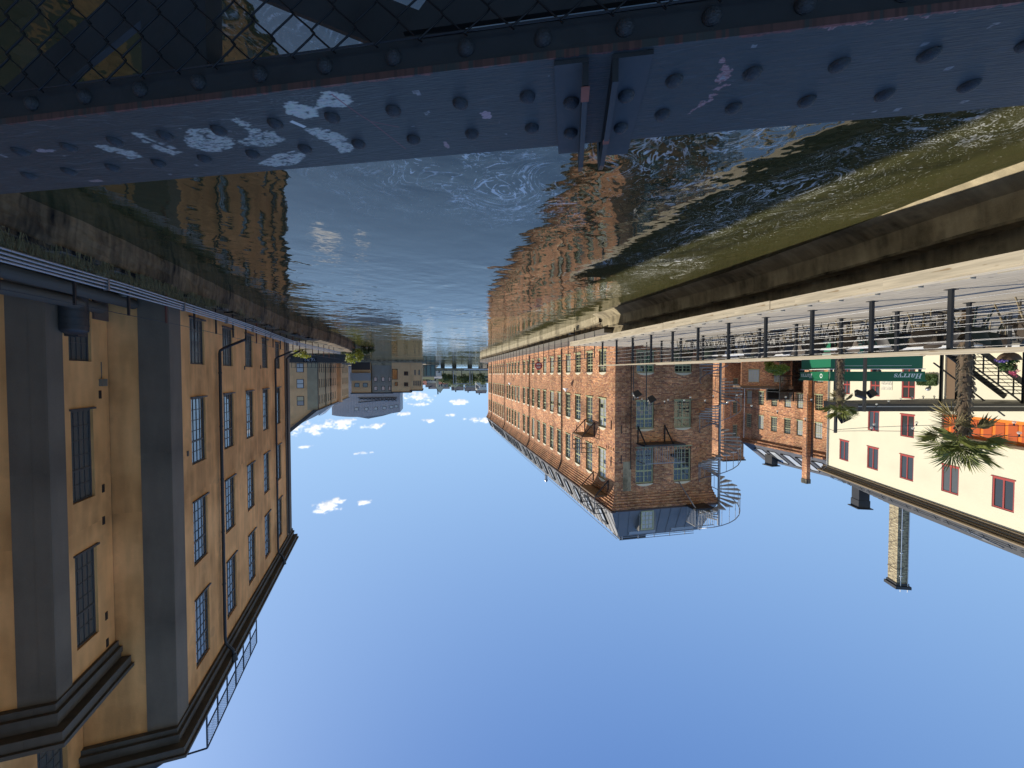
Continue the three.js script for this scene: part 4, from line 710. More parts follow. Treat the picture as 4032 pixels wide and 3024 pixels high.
// ---- furniture
{
  const mkChair = (mat, leg) => {
    const c = thing('terrace_chair', '', 'chair', 'chairs on the terrace');
    const pts = []; const sg = [];
    // moulded bucket: seat and curved back
    const rows = 7, cols = 8, pos = [], idx = [];
    for (let r = 0; r <= rows; r++) for (let q = 0; q <= cols; q++) { const t = r / rows, u = q / cols * 2 - 1; let y, z; if (t < .45) { z = .22 - t / .45 * .38; y = .46 - .03 * Math.sin(t / .45 * Math.PI) + .05 * u * u; } else { const b = (t - .45) / .55; z = -.16 - .12 * b - .02 * Math.sin(b * 3) + .12 * u * u * (1 - b * .3); y = .46 + b * .38 - .06 * u * u * b; } pos.push(u * .24 * (t < .45 ? 1 : 1 - .12 * (t - .45)), y, z); }
    for (let r = 0; r < rows; r++) for (let q = 0; q < cols; q++) { const a = r * (cols + 1) + q; idx.push(a, a + 1, a + cols + 2, a, a + cols + 2, a + cols + 1); }
    const mkS = (dy) => { const g = new THREE.BufferGeometry(); g.setAttribute('position', new THREE.Float32BufferAttribute(pos.map((v, i) => i % 3 === 1 ? v - dy : v), 3)); g.setIndex(idx); g.computeVertexNormals(); return uvm(g); };
    mesh('seat_shell', [mkS(0), mkS(.014)], mat, c);
    for (const sx of [-1, 1]) for (const sz of [-1, 1]) mesh('leg', [cyl(V3(sx * .24, 0, sz * .23), V3(sx * .16, .44, sz * .13), .013, 6, .02)], leg, c);
    for (const sz of [-1, 1]) mesh('stretcher', [bar(V3(-.18, .38, sz * .14), V3(.18, .38, sz * .14), .02)], leg, c);
    return c;
  };
  const protos = [mkChair(M.furnDark, M.furnDark), mkChair(M.furnBrown, M.legWood), mkChair(M.furnGreen, M.furnGreen)];
  const labels = ['black bucket chair with black legs at a terrace table', 'brown bucket chair with pale slanting wooden legs at a terrace table', 'dark green bucket chair at a terrace table'];
  const usedProto = [0, 0, 0];
  const chair = (k, x, z, a) => { const c = usedProto[k]++ ? copyOf(protos[k]) : protos[k]; c.userData = { label: labels[k], category: 'chair', group: ['black terrace chairs', 'brown terrace chairs', 'green terrace chairs'][k] }; c.position.set(x, DY, z); c.rotation.y = a; };
  const mkTable = (label, w, d, tm) => { const t = thing('terrace_table', label, 'table', tm === M.tableTop ? 'white tables on the terrace' : 'dark tables on the terrace'); mesh('tabletop', bx(-w / 2, w / 2, .72, .75, -d / 2, d / 2), tm, t); mesh('pedestal', [bx(-.04, .04, .03, .72, -.04, .04)], M.furnDark, t); mesh('foot', [bx(-.3, .3, 0, .03, -.05, .05), bx(-.05, .05, 0.001, .031, -.3, .3)], M.furnDark, t); return t; };
  const tp = mkTable('dark topped square table behind the terrace railing', .8, .8, M.furnBrown), tl = mkTable('long white topped table behind the terrace railing', .8, 1.6, M.tableTop);
  const seats = [];
  let nt = 0;
  for (const [x, z, long] of [[-12.0, -4.6, 1], [-12.1, -7.0, 0], [-11.9, -8.9, 1], [-11.8, -11.2, 0], [-11.6, -13.0, 1], [-11.5, -15.3, 0], [-13.9, -5.6, 0], [-13.9, -8.2, 1], [-13.8, -10.9, 0], [-13.6, -12.9, 1], [-13.5, -15.4, 0], [-15.8, -7.0, 1], [-15.8, -9.6, 0], [-15.7, -12.0, 1], [-15.5, -14.5, 0], [-17.8, -8.0, 1], [-17.7, -10.4, 0], [-12.0, -2.6, 0], [-14.0, -3.2, 1]]) {
    const p = long ? tl : tp, t = nt++ < 2 && !p.userData.done ? p : copyOf(p); p.userData.done = 1; t.position.set(x, DY, z); t.rotation.y = rr(-.06, .06); delete t.userData.done;
    for (const dz of long ? [-.45, .45] : [0]) for (const s of [-1, 1]) seats.push([x + s * rr(.55, .68), z + dz + rr(-.08, .08), -s * Math.PI / 2 + rr(-.35, .35)]);
    for (const s of [-1, 1]) seats.push([x + rr(-.1, .1), z + s * ((long ? .8 : .4) + rr(.15, .25)), s > 0 ? Math.PI + rr(-.3, .3) : rr(-.3, .3)]);
  }
  seats.forEach(([x, z, a], i) => chair([0, 1, 0, 2, 1, 0][i % 6], x, z, a));
  tp.userData.done = tl.userData.done = undefined; delete tp.userData.done; delete tl.userData.done;
}
// ---- fan palms in the terrace
function palm(label, x, z, top, tr, leaf, nFr, seedTilt) {
  const t = thing('fan_palm', label, 'palm'), h = top - DY;
  mesh('trunk', [cyl(V3(x, DY - .02, z), V3(x + seedTilt * .3, top, z), tr * .9, 12, tr)], M.bark, t);
  const fib = []; for (let i = 0; i < 260; i++) { const k = rnd(), a = rr(0, 6.28), y = DY + .1 + k * (h - .1), r = tr * (.9 + .1 * k), c = V3(x + seedTilt * .3 * k + Math.cos(a) * r, y, z + Math.sin(a) * r); fib.push(bar(c, c.clone().add(V3(Math.cos(a) * .05, rr(.05, .12), Math.sin(a) * .05)), .035, .012)); }
  mesh('fibre', fib, M.fibre, t).userData.kind = 'stuff';
  // one fan frond along +x: slender stalk, then stiff blades with gaps
  const mkFrond = (L, spread, droop) => { const gs = []; const n = 22, st = L * .85; gs.push(bar(V3(0, 0, 0), V3(st * .5, .03 * L, 0), .014), bar(V3(st * .5, .03 * L, 0), V3(st, 0, 0), .011)); for (let i = 0; i < n; i++) { const a = (i / (n - 1) - .5) * spread, l = L * (1 - .3 * Math.pow(Math.abs(i / (n - 1) - .5) * 2, 2)) * rr(.85, 1.08), w = l * .024, d = V3(Math.cos(a), rr(-.06, .1), Math.sin(a)), s = V3(-Math.sin(a), 0, Math.cos(a)), b0 = V3(st, 0, 0), m1 = b0.clone().addScaledVector(d, l * .5), e = b0.clone().addScaledVector(d, l).add(V3(0, -droop * l * rr(.3, 1.5), 0)), k = V3(0, w * .7, 0); gs.push(quad(b0, m1.clone().addScaledVector(s, w).add(k), e, m1), quad(b0, m1, e, m1.clone().addScaledVector(s, -w).add(k))); } return merge(gs); };
  const fr = [mkFrond(leaf, 3.6, .08), mkFrond(leaf * 1.1, 3.2, .18), mkFrond(leaf * .85, 3.4, .3), mkFrond(leaf * .95, 2.8, .12)];
  const c = V3(x + seedTilt * .3, top, z);
  for (let i = 0; i < nFr; i++) { const dry = i < nFr * .12, el = dry ? -.7 : -.25 + 1.5 * Math.pow(i / nFr, .75), m = mesh('frond', fr[i % 4], dry ? M.palmDry : M.palmLeaf, t); m.position.copy(c).add(V3(0, rr(-.12, .1), 0)); m.rotation.set(rr(-.6, .6), i * 2.4 + rr(-.3, .3), Math.min(el, 1.3) + rr(-.2, .2), 'YZX'); }
  return base(t, x, DY, z);
}
palm('large fan palm with shaggy trunk behind the terrace railing', -12.25, -6.6, 4.7, .11, .5, 24, .15);
palm('smaller fan palm beside the tall lamp pole', -13.55, -10.42, 4.3, .07, .36, 18, 0);
// ---- poles with floodlights, festoon lights
{
  const pole = (name, label, x, z, y1, heads, w = .07) => { const t = thing(name, label, 'lamp post'); mesh('pole', [bar(V3(x, DY, z), V3(x, y1, z), w)], M.darkSteel, t); for (const [dx, y, dz, a] of heads) { const hd = sub('floodlight', t); hd.position.set(x + dx, y, z + dz); hd.rotation.set(.5, 0, a); mesh('housing', prism([[-.16, -.14], [.16, -.14], [.2, .14], [-.2, .14]], .12, .01), M.black, hd); mesh('bracket', [bar(V3(-.2, 0, .06), V3(.2, 0, .06), .03)], M.steel, hd); } base(t, x, DY, z); };
  pole('lamp_pole', 'tall dark square pole with one floodlight beside the small palm', -13.94, -10.85, 5.36, [[-.28, 4.85, 0, .3]]);
  pole('lamp_pole', 'dark pole with two floodlights in front of the green kiosk', -17.65, -12.6, 4.85, [[.3, 4.15, 0, -.35], [-.3, 4.12, 0, .35]], .09);
  pole('lamp_pole', 'thin pole with floodlight in front of the brick end wall', -9.88, -16.3, 4.8, [[-.22, 4.5, 0, .4]], .035);
  pole('lamp_pole', 'thin shorter pole with floodlight nearest the brick corner', -9.3, -16.45, 4.52, [[-.14, 4.25, 0, .4]], .03);
  const string = (a, b, sag, n, label) => { const t = thing('festoon_lights', label, 'string lights', 'festoon light strings'), pt = (k) => V3(a.x + (b.x - a.x) * k, a.y + (b.y - a.y) * k - sag * 4 * k * (1 - k), a.z + (b.z - a.z) * k), ps = []; for (let i = 0; i <= 14; i++) ps.push(pt(i / 14)); mesh('cable', [tube(ps, .008, 5, 40)], M.black, t); for (let i = 1; i <= n; i++) { const p = pt(i / (n + 1)); const hd = sub('bulb', t); hd.position.copy(p); mesh('socket', [cyl(V3(0, -.06, 0), V3(0, 0, 0), .02, 6)], M.black, hd); mesh('globe', [nonIdx(new THREE.SphereGeometry(.042, 10, 8).translate(0, -.1, 0))], M.bulb, hd); } base(t, a.x, a.y, a.z); };
  string(V3(-9.88, 4.78, -16.3), V3(-13.94, 5.3, -10.85), .5, 7, 'festoon string from the thin poles to the tall pole');
  string(V3(-9.3, 4.5, -16.45), V3(-9.88, 4.75, -16.3), .12, 2, 'short festoon string between the two thin poles');
  string(V3(-13.94, 5.3, -10.85), V3(-15.6, 5.0, -3.0), .25, 7, 'festoon string from the tall pole towards the large palm');
  string(V3(-13.94, 5.25, -10.85), V3(-19.4, 4.95, -5.0), .3, 7, 'festoon string from the tall pole over the canopy');
  string(V3(-17.65, 4.8, -12.6), V3(-23.5, 4.5, -13.0), .25, 7, 'festoon string along the front of the canopy');
  string(V3(-9.88, 4.75, -16.3), V3(-17.65, 4.8, -12.6), .45, 8, 'festoon string from the thin pole to the double floodlight pole');
}
// ---- green kiosk
{
  const K = thing('drinks_kiosk', 'dark green bar kiosk with lettered fascia in front of the cream building', 'kiosk');
  const Mk = frame(-20.37, -12.33, Math.atan2(.4078, .9131));   // x along the long front to the sunlit corner, z out to the camera
  const W = 3.38, Dp = 2.4;
  const sgn = (txt, w, h, size) => { const cv = document.createElement('canvas'); cv.width = 1024; cv.height = Math.round(1024 * h / w); const q = cv.getContext('2d'); q.fillStyle = '#0b6a43'; q.fillRect(0, 0, 1024, cv.height); q.fillStyle = '#e8eee8'; q.font = `italic bold ${size}px serif`; q.textBaseline = 'middle'; q.textAlign = 'center'; return [cv, q]; };
  const top = 3.56, mat = M.green;
  // counter walls: front at z = 0, sunlit end at x = W
  mesh('counter', [...tf(Mk, bx(0, W, DY - .02, 3.05, -.06, 0)), ...tf(Mk, bx(W - .06, W, DY - .02, 3.05, -Dp, -.061))], mat, K);
  mesh('rear_counter', [...tf(Mk, bx(0, W, DY - .02, 3.05, -Dp - .06, -Dp)), ...tf(Mk, bx(0, .06, DY - .02, 3.05, -Dp, -.061))], mat, K);
  mesh('counter_top', [...tf(Mk, bx(-.05, W + .08, 3.055, 3.085, -.3, .08)), ...tf(Mk, bx(W - .25, W + .08, 3.056, 3.086, -Dp, -.301))], M.tableTop, K);
  for (const [x, zz] of [[.06, -.06], [W - .06, -.06], [.06, -Dp], [W - .06, -Dp], [W / 2, -.06]]) mesh('post', tf(Mk, bx(x - .04, x + .04, 3.086, 3.2, zz - .03, zz + .03)), M.darkSteel, K);
  mesh('roof', tf(Mk, bx(-.1, W + .1, top - .02, top + .04, -Dp - .1, .06)), mat, K);
  { const [cv, q] = sgn('', 3.48, .38, 0); q.font = 'italic bold 84px serif'; q.fillText('Harrys', 175, cv.height / 2); const t = new THREE.CanvasTexture(cv); t.colorSpace = THREE.SRGBColorSpace; const g = nonIdx(new THREE.BoxGeometry(W + .1, 0.38, .03).translate(W / 2, 3.37, .045)); mesh('front_fascia', tf(Mk, g), std({ map: t, roughness: .55 }), K); }
  { const [cv, q] = sgn('', Dp, .38, 0); q.font = 'italic bold 120px serif'; q.fillText('Harrys', 760, cv.height / 2); q.beginPath(); q.arc(240, cv.height / 2, 44, 0, 7); q.fill(); q.fillStyle = '#0b6a43'; q.beginPath(); q.arc(240, cv.height / 2, 28, 0, 7); q.fill(); const t = new THREE.CanvasTexture(cv); t.colorSpace = THREE.SRGBColorSpace; const g = nonIdx(new THREE.BoxGeometry(.03, .38, Dp).translate(W + .07, 3.37, -Dp / 2)); mesh('side_fascia', tf(Mk, g), std({ map: t, roughness: .55 }), K); }
  mesh('trim_line', tf(Mk, bx(.4, W - .2, 2.92, 2.935, .001, .01)), M.paper, K);
  base(K, -19, DY, -13.5);
}

// ================================================================ CREAM BUILDING
const WA = Math.atan2(.9391, -.3437), MW = (off = 0) => frame(-34.293 + .9391 * off, -25.957 - .3437 * off, WA);   // x = s away from camera, z out to the terrace
{
  const Wb = thing('cream_building', 'cream rendered building with dark red window frames and tiled roof', 'building');
  const up = [0, -3.09, -6.08, -9.13, -12.03, -15.0, -18.0, -21], mid = [-3.09, -6.05, -15.0, -18], w = 1.08;
  const holes = []; for (const s of up) holes.push([s - w / 2, s + w / 2, 8.92, 10.6]); for (const s of mid) holes.push([s - w / 2, s + w / 2, 6.1, 7.64]);
  const gr = [[-.15, .8], [-3.15, .95], [-6.05, 1.05]]; for (const [s, gw] of gr) holes.push([s - gw / 2, s + gw / 2, 2.6, 4.97]);
  holes.push([-9.3, -8.62, DY - .01, 4.9]); holes.push([-13.4, -8.5, 5.75, 7.05]);
  mesh('wall', tf(MW(), ...wallGeo(-24, 2.2, 1.78, 11.6, holes, .16, .35)), M.white, Wb);
  mesh('end_wall', tf(MW(), bx(1.85, 2.198, 1.78, 11.6, -10, -.36)), M.white, Wb);
  mesh('rear_volume', tf(MW(), bx(-24, 1.8, 1.78, 11.5, -11, -4)), M.white, Wb);
  const mk = (ww, h, nx, ny, heavy) => makeWindow({ w: ww, h, nx, ny, rec: .06, fw: .085, bar: .04, heavy, mullion: [1], frameMat: M.redFrame, glass: M.glassGrey, single: false, sill: .03 });
  const pu = mk(w, 1.68, 2, 1, []), pm = mk(w, 1.54, 2, 1, []);
  for (const s of up) place(Wb, pu, MW().multiply(new THREE.Matrix4().makeTranslation(s, 8.92, 0)), [M.glassGrey, M.glassGrey, M.glassDull, M.glass]);
  for (const s of mid) place(Wb, pm, MW().multiply(new THREE.Matrix4().makeTranslation(s, 6.1, 0)));
  for (const [s, gw] of gr) place(Wb, mk(gw, 2.37, 2, 3, [2]), MW().multiply(new THREE.Matrix4().makeTranslation(s, 2.6, 0)));
  mesh('door', tf(MW(), bx(-9.28, -8.64, DY, 4.88, -.14, -.09)), M.brown, Wb);
  // orange loggia
  mesh('loggia_back', tf(MW(), bx(-13.38, -8.52, 5.77, 7.03, -.155, -.13)), M.orange, Wb);
  for (let s = -13.2; s < -8.6; s += .62) mesh('loggia_panel', tf(MW(), bx(s + .06, s + .5, 5.95, 6.9, -.129, -.105)), M.orangeDeep, Wb);
  mesh('loggia_head', tf(MW(), bx(-13.4, -8.5, 7.055, 7.2, .001, .12)), M.brown, Wb);
  // eaves and roof
  mesh('eaves_moulding', [tf(MW(), bx(-24, 2.5, 11.55, 11.68, -.3, .12)), tf(MW(), bx(-24, 2.5, 11.685, 11.82, -.3, .22)), tf(MW(), bx(-24, 2.5, 11.825, 11.98, -.3, .36))], M.gilt, Wb);
  mesh('gutter', tf(MW(), cyl(V3(-24, 11.98, .46), V3(2.55, 11.98, .46), .075, 8)), M.gilt, Wb);
  const rs = (s, k, l = 0) => V3(s, 12.0 + k * 3.0 + l, .5 - k * 6.2).applyMatrix4(MW());
  mesh('roof_slope', [quad(rs(-24, 0), rs(2.5, 0), rs(2.5, 1), rs(-24, 1)), quad(rs(-24, 1), rs(2.5, 1), V3(2.5, 12.0, -12).applyMatrix4(MW()), V3(-24, 12.0, -12).applyMatrix4(MW())), quad(rs(2.5, 0), V3(2.5, 12, -12).applyMatrix4(MW()), rs(2.5, 1), rs(2.5, .999))], M.tile, Wb);
  for (let k = 0; k < 15; k++) mesh('tile_course', [bar(rs(-24, k / 15 + .01, .03), rs(2.5, k / 15 + .01, .03), .14, .05)], M.tile, Wb);
  for (let s = -23; s < 2; s += 2.1) mesh('snow_guard', [bar(rs(s, .12, .12), rs(s + 1.9, .12, .12), .03), bar(rs(s, .12, .22), rs(s + 1.9, .12, .22), .03), bar(rs(s + .3, .1, .05), rs(s + .3, .13, .26), .03), bar(rs(s + 1.6, .1, .05), rs(s + 1.6, .13, .26), .03)], M.darkSteel, Wb);
  for (let s = -22; s < -6; s += 4.4) { const d = sub('roof_window', Wb); mesh('kerb', [bar(rs(s, .3, .06), rs(s, .6, .06), .12, .14), bar(rs(s + 1.2, .3, .06), rs(s + 1.2, .6, .06), .12, .14), bar(rs(s, .6, .06), rs(s + 1.2, .6, .06), .14, .14)], M.sheet, d); mesh('pane', [quad(rs(s, .3, .09), rs(s + 1.2, .3, .09), rs(s + 1.2, .6, .09), rs(s, .6, .09))], M.glassMilk, d); }
  mesh('downpipe', tf(MW(), cyl(V3(1.95, 2, .08), V3(1.95, 11.4, .08), .05, 8), tube([V3(1.95, 11.35, .08), V3(1.95, 11.6, .1), V3(2.0, 11.95, .45)], .05, 7, 10)), M.galv, Wb);
  mesh('wall_hedge', [leafCloud(2600, () => V3(rr(-8.2, -6.85), rr(3.3, 4.02), rr(.02, .16)), .06).applyMatrix4(MW())], M.leafA, Wb);
  mesh('poster', tf(MW(), bx(-4.75, -3.8, 3.75, 4.45, .002, .03)), std({ map: mottle([.6, .56, .45], .8, .5), roughness: .8 }), Wb);
  for (const s of [-7.6, -10.4]) mesh('bulkhead_lamp', [nonIdx(new THREE.SphereGeometry(.13, 12, 8).translate(s, 4.25, .06)).applyMatrix4(MW())], M.galv, Wb);
  base(Wb, -32, 1.78, -20);
  // square chimney of yellowish brick with metal cap and white pipes
  const Ch = thing('brick_chimney', 'tall square yellow brick chimney with white pipes above the cream building', 'chimney');
  const Mc = MW(-4.9);
  mesh('stack', tf(Mc, bx(.93, 1.87, 13.0, 21.3, -.85, 0)), M.ybrick, Ch); mesh('band', tf(Mc, bx(.9, 1.9, 20.1, 20.18, -.88, .03)), M.ybrick, Ch);
  mesh('cap', [tf(Mc, bx(.86, 1.94, 21.3, 21.5, -.92, .07)), tf(Mc, bx(.76, 2.04, 21.5, 21.75, -1.02, .17))], M.sheetDark, Ch);
  for (const [x, z] of [[.87, -.25], [.87, -.8]]) mesh('pipe', tf(Mc, cyl(V3(x, 14, z), V3(x, 22.0, z), .035, 6)), M.paper, Ch);
  for (const y of [14.6, 16.6, 18.6, 20.6]) mesh('clamp', tf(Mc, bx(.8, .929, y, y + .06, -.34, -.16)), M.paper, Ch);
  for (const y of [14.4, 14.9]) mesh('rung', tf(Mc, bx(.6, .929, y, y + .05, -.84, -.8)), M.darkSteel, Ch);
  base(Ch, -38, 13, -24);
  const Vb = thing('roof_ventilator', 'dark metal ventilation box on the cream building roof', 'ventilator'), Mv = MW(-4);
  mesh('housing', tf(Mv, bx(4.1, 5.05, 13.4, 15.2, -.9, 0)), M.sheetDark, Vb); mesh('louvre', tf(Mv, bx(4.06, 5.09, 15.202, 15.9, -.94, .04)), M.sheetDark, Vb); mesh('cap', tf(Mv, bx(3.9, 5.25, 15.902, 15.98, -1.1, .2)), M.sheetDark, Vb);
  base(Vb, -38, 13.4, -27);
  // dark canopy with posts
  const Ca = thing('terrace_canopy', 'long dark flat canopy in front of the cream building', 'canopy');
  const cpt = [[-18.5, -13.45], [-26.5, -11.75], [-29.6, -13.2], [-27.2, -15.2], [-18.9, -15.3]];
  mesh('roof', [slab(cpt, 4.6, 4.94)], M.black, Ca); mesh('edge_strip', [bar(V3(-18.48, 4.72, -13.42), V3(-26.5, 4.72, -11.71), .03, .04)], M.galv, Ca);
  for (const [x, z] of [[-22.6, -13.0], [-26.2, -12.2], [-19.2, -15.0], [-27, -14.9]]) mesh('post', [bar(V3(x, DY - .03, z), V3(x, 4.6, z), .09)], M.black, Ca);
  base(Ca, -23, DY, -13.5);
  // steel stair with glass side under the canopy end
  const St = thing('steel_stair', 'dark steel outdoor stair with wire railing beside the cream wall', 'staircase');
  const a0 = V3(-24.6, 1.78, -13.2), a1 = V3(-28.0, 4.4, -12.4), up1 = V3(0, .95, 0), dz = V3(.28, 0, -1.1);
  for (const o of [V3(0, 0, 0), dz]) { mesh('stringer', [bar(a0.clone().add(o), a1.clone().add(o), .06, .24)], M.darkSteel, St); mesh('handrail', [bar(a0.clone().add(o).add(up1), a1.clone().add(o).add(up1), .05)], M.darkSteel, St); }
  for (let i = 1; i < 15; i++) { const p = a0.clone().lerp(a1, i / 15); mesh('tread', [bar(p, p.clone().add(dz), .26, .04)], M.darkSteel, St); }
  for (let i = 0; i < 6; i++) { const p = a0.clone().lerp(a1, i / 5); mesh('baluster', [bar(p, p.clone().add(up1), .04)], M.darkSteel, St); }
  for (const k of [.3, .6]) mesh('wire', [bar(a0.clone().add(V3(0, k, 0)), a1.clone().add(V3(0, k, 0)), .012)], M.darkSteel, St);
  base(St, -25, 1.78, -13);
  // flower baskets
  const fl = thing('flower_basket', 'hanging basket with violet and pink flowers beside the stair', 'plant');
  mesh('foliage', [leafCloud(700, clump(-13.95, 3.02, -6.75, .26, .24, .24, 8), .035)], M.leafA, fl); mesh('violet_flowers', [leafCloud(320, clump(-13.78, 2.92, -6.8, .2, .09, .2, 8), .022)], M.violet, fl); mesh('pink_flowers', [leafCloud(170, clump(-14.08, 3.2, -6.7, .13, .18, .14, 8), .022)], M.pink, fl); mesh('post', [bar(V3(-13.95, DY, -6.75), V3(-13.95, 3.0, -6.75), .05)], M.darkSteel, fl); mesh('bowl', [nonIdx(new THREE.SphereGeometry(.2, 12, 8, 0, 6.2832, 1.57, 1.57).translate(-13.95, 2.95, -6.75))], M.brown, fl);
  base(fl, -13.95, DY, -6.75);
  const pl = thing('planter_bush', 'round leafy green bush behind the terrace railing by the brick wing', 'shrub');
  mesh('foliage', [leafCloud(3600, clump(-17.6, 3.0, -16.8, .75, .42, .5, 14), .055)], M.leafB, pl); mesh('tub', [cyl(V3(-17.6, DY - .03, -16.8), V3(-17.6, 2.6, -16.8), .3, 14, .36)], M.brown, pl); base(pl, -17.6, DY, -16.8);
}
// ================================================================ BRICK WINGS BEHIND THE PLAZA
{
  const T = thing('brick_tower', 'dark red brick stair tower with small stacked windows behind the spiral stair', 'building');
  const tz = -43.19, MT = frame(-40.44, tz, 0), hs = [3.87, 6.94, 9.96].map((y) => [1.01, 1.71, y, y + 1.5]);
  mesh('wall', tf(MT, ...wallGeo(0, 3.04, 1, 14.2, hs, .14, .3)), M.brick, T);
  mesh('side_wall', [bx(-37.7, -37.4, 1, 14.2, -60, tz - .31)], M.brick, T); mesh('rear_volume', [bx(-40.4, -37.72, 1, 14.1, -60, tz - .4)], M.brick, T);
  const p = makeWindow({ w: .7, h: 1.5, nx: 3, ny: 5, rec: .1, fw: .05, bar: .025, frameMat: M.greenFrame, glass: M.glassDull, single: true, sill: .04 });
  for (const h of hs) place(T, p, MT.clone().multiply(new THREE.Matrix4().makeTranslation(1.36, h[2], 0)));
  mesh('cornice', [bx(-40.5, -37.25, 14.2, 14.5, -60, tz + .12)], M.brick, T); mesh('roof', [bx(-40.6, -37.1, 14.505, 14.65, -60, tz + .25)], M.sheetDark, T);
  base(T, -39, 1, tz);
  const Bk = thing('brick_wing', 'sunlit red brick wing with tall paned windows behind the kiosk', 'building');
    const MB = frame(-40.44, -24, Math.PI / 2);                // x away from camera from z = -24
  const zs = [-42.4, -40.58, -38.68, -36.9, -35.33, -33.25, -31.3, -29.4], ho = []; for (const z of zs) for (const [a, b] of [[8.45, 10.2], [5.45, 7.15], [2.6, 4.2]]) ho.push([-24 - z - .42, -24 - z + .42, a, b]);
  mesh('wall', tf(MB, ...wallGeo(0, 19.17, 1, 12.0, ho, .16, .3)), M.brick, Bk);
  mesh('rear_volume', [bx(-52, -40.76, 1, 12, tz, -24)], M.brick, Bk);
  const pw = makeWindow({ w: .84, h: 1.7, nx: 3, ny: 6, rec: .12, fw: .06, bar: .025, heavy: [4], frameMat: M.greenFrame, glass: M.glassMilk, single: true, sill: .05 });
  for (const z of zs) for (const y of [8.45, 5.45, 2.6]) place(Bk, pw, MB.clone().multiply(new THREE.Matrix4().makeTranslation(-24 - z, y + .02, 0)), [M.glassMilk, M.glassMilk, M.glassDull, M.glassGrey]);
  mesh('cornice', [bx(-40.5, -40.2, 11.7, 12.0, tz, -24), bx(-40.5, -40.05, 12.002, 12.2, tz, -24)], M.brick, Bk);
  const rq = (z, k) => V3(-40.1 - k * 3.6, 12.2 + k * 2.6, z);
  mesh('roof', [quad(rq(-24, 0), rq(tz, 0), rq(tz, 1), rq(-24, 1)), quad(rq(-24, 1), rq(tz, 1), V3(-52, 12.2, tz), V3(-52, 12.2, -24))], M.tile, Bk);
  for (let z = -41.6; z < -26; z += 1.9) { const d = sub('roof_window', Bk); const l = .05; const up = (v) => v.clone().add(V3(.06, .08, 0)); mesh('kerb', [bar(up(rq(z - .1, .2)), up(rq(z - .1, .75)), .3, .16), bar(up(rq(z, .78)), up(rq(z + .9, .78)), .12, .14)], M.sheetDark, d); mesh('pane', [quad(up(rq(z, .2)), up(rq(z + .95, .2)), up(rq(z + .95, .75)), up(rq(z, .75)))], M.glassMilk, d); }
  mesh('roof_vent', [bx(-42.5, -41.6, 13.4, 14.7, -41, -40), bx(-42.7, -41.4, 14.7, 14.8, -41.2, -39.8)], M.sheetDark, Bk);
  base(Bk, -40.4, 1, -34);
  // low annex with glass roof edge
  const An = thing('brick_annex', 'low sunlit brick annex with white paned windows and flat metal roof', 'building');
  const ah = [[.3, 1.2, 2.75, 4.2], [2.6, 3.7, 2.75, 4.2]];
  const MA2 = frame(-38.6, -35.4, .55);
  mesh('wall', tf(MA2, ...wallGeo(-.5, 4.4, 1.5, 4.62, ah, .1, .25)), M.brick, An);
  for (const h of ah) place(An, makeWindow({ w: h[1] - h[0], h: 1.45, nx: 4, ny: 5, rec: .08, fw: .05, bar: .024, frameMat: M.greenFrame, glass: M.glassMilk, single: true, sill: .04 }), MA2.clone().multiply(new THREE.Matrix4().makeTranslation((h[0] + h[1]) / 2, 2.75, 0)));
  mesh('fascia', tf(MA2, bx(-.6, 4.5, 4.63, 4.9, -4, .1)), M.brown, An); for (let x = -.5; x < 4.3; x += .6) mesh('roof_glazing', [tf(MA2, bx(x, x + .52, 4.93, 4.96, -2.4, .06))], M.glassMilk, An); mesh('roof', tf(MA2, bx(-.6, 4.5, 4.9, 4.925, -4, .08)), M.sheetDark, An);
  base(An, -37, 1.5, -37);
  // steel lattice fire stair
  const Ls = thing('fire_stair_tower', 'black steel lattice fire stair in front of the brick wing', 'staircase');
  const q = (x, y, z) => V3(-37.5 - x, y, -35.2 - z);
  for (const [x, z] of [[0, 0], [3.6, 0], [0, 1.6], [3.6, 1.6], [1.8, 0]]) mesh('column', [bar(q(x, 1.7, z), q(x, 6.3, z), .09)], M.black, Ls);
  for (const y of [3.4, 5.2]) mesh('floor', [bx(-41.2, -37.4, y, y + .08, -36.9, -35.1)], M.black, Ls);
  const bl = []; for (let x = 0; x <= 3.6; x += .16) for (const z of [0, 1.6]) bl.push(bar(q(x, 1.8, z), q(x, 6.3, z), .045)); for (let y = 2; y < 6.3; y += .5) bl.push(bar(q(0, y, 0), q(3.6, y, 0), .05));
  mesh('balusters', bl, M.black, Ls); mesh('added_dark_backing', [bx(-41.1, -37.5, 1.8, 6.2, -36.95, -36.85)], M.black, Ls);  // solid black panel added behind the open lattice so it reads dark
  for (const [y0, d] of [[1.75, 1], [3.4, -1]]) mesh('flight', [bar(q(d > 0 ? .2 : 3.4, y0, .8), q(d > 0 ? 3.4 : .2, y0 + 1.7, .8), .9, .1)], M.black, Ls);
  base(Ls, -39.3, 1.7, -36);
  // slim chimney with ladder
  const C2 = thing('slim_chimney', 'slim red brick chimney with a steel ladder rising above the brick wing', 'chimney');
  mesh('stack', [bx(-38.92, -38.46, 1.5, 14.3, -33.3, -32.76)], M.brick, C2); mesh('cap', [bx(-38.96, -38.42, 14.302, 14.77, -33.34, -32.72)], M.concreteDark, C2);
  mesh('flue', [bar(V3(-39.1, 1.79, -32.8), V3(-39.1, 11.95, -32.8), .18)], M.galv, C2);
  for (let y = 5.8; y < 12; y += .3) mesh('rung', [bar(V3(-39.0, y, -32.6), V3(-38.2, y, -32.6), .03)], M.darkSteel, C2);
  mesh('ladder_side', [bar(V3(-39.0, 5.3, -32.6), V3(-39.0, 12.1, -32.6), .04), bar(V3(-38.2, 5.3, -32.6), V3(-38.2, 12.1, -32.6), .04)], M.darkSteel, C2);
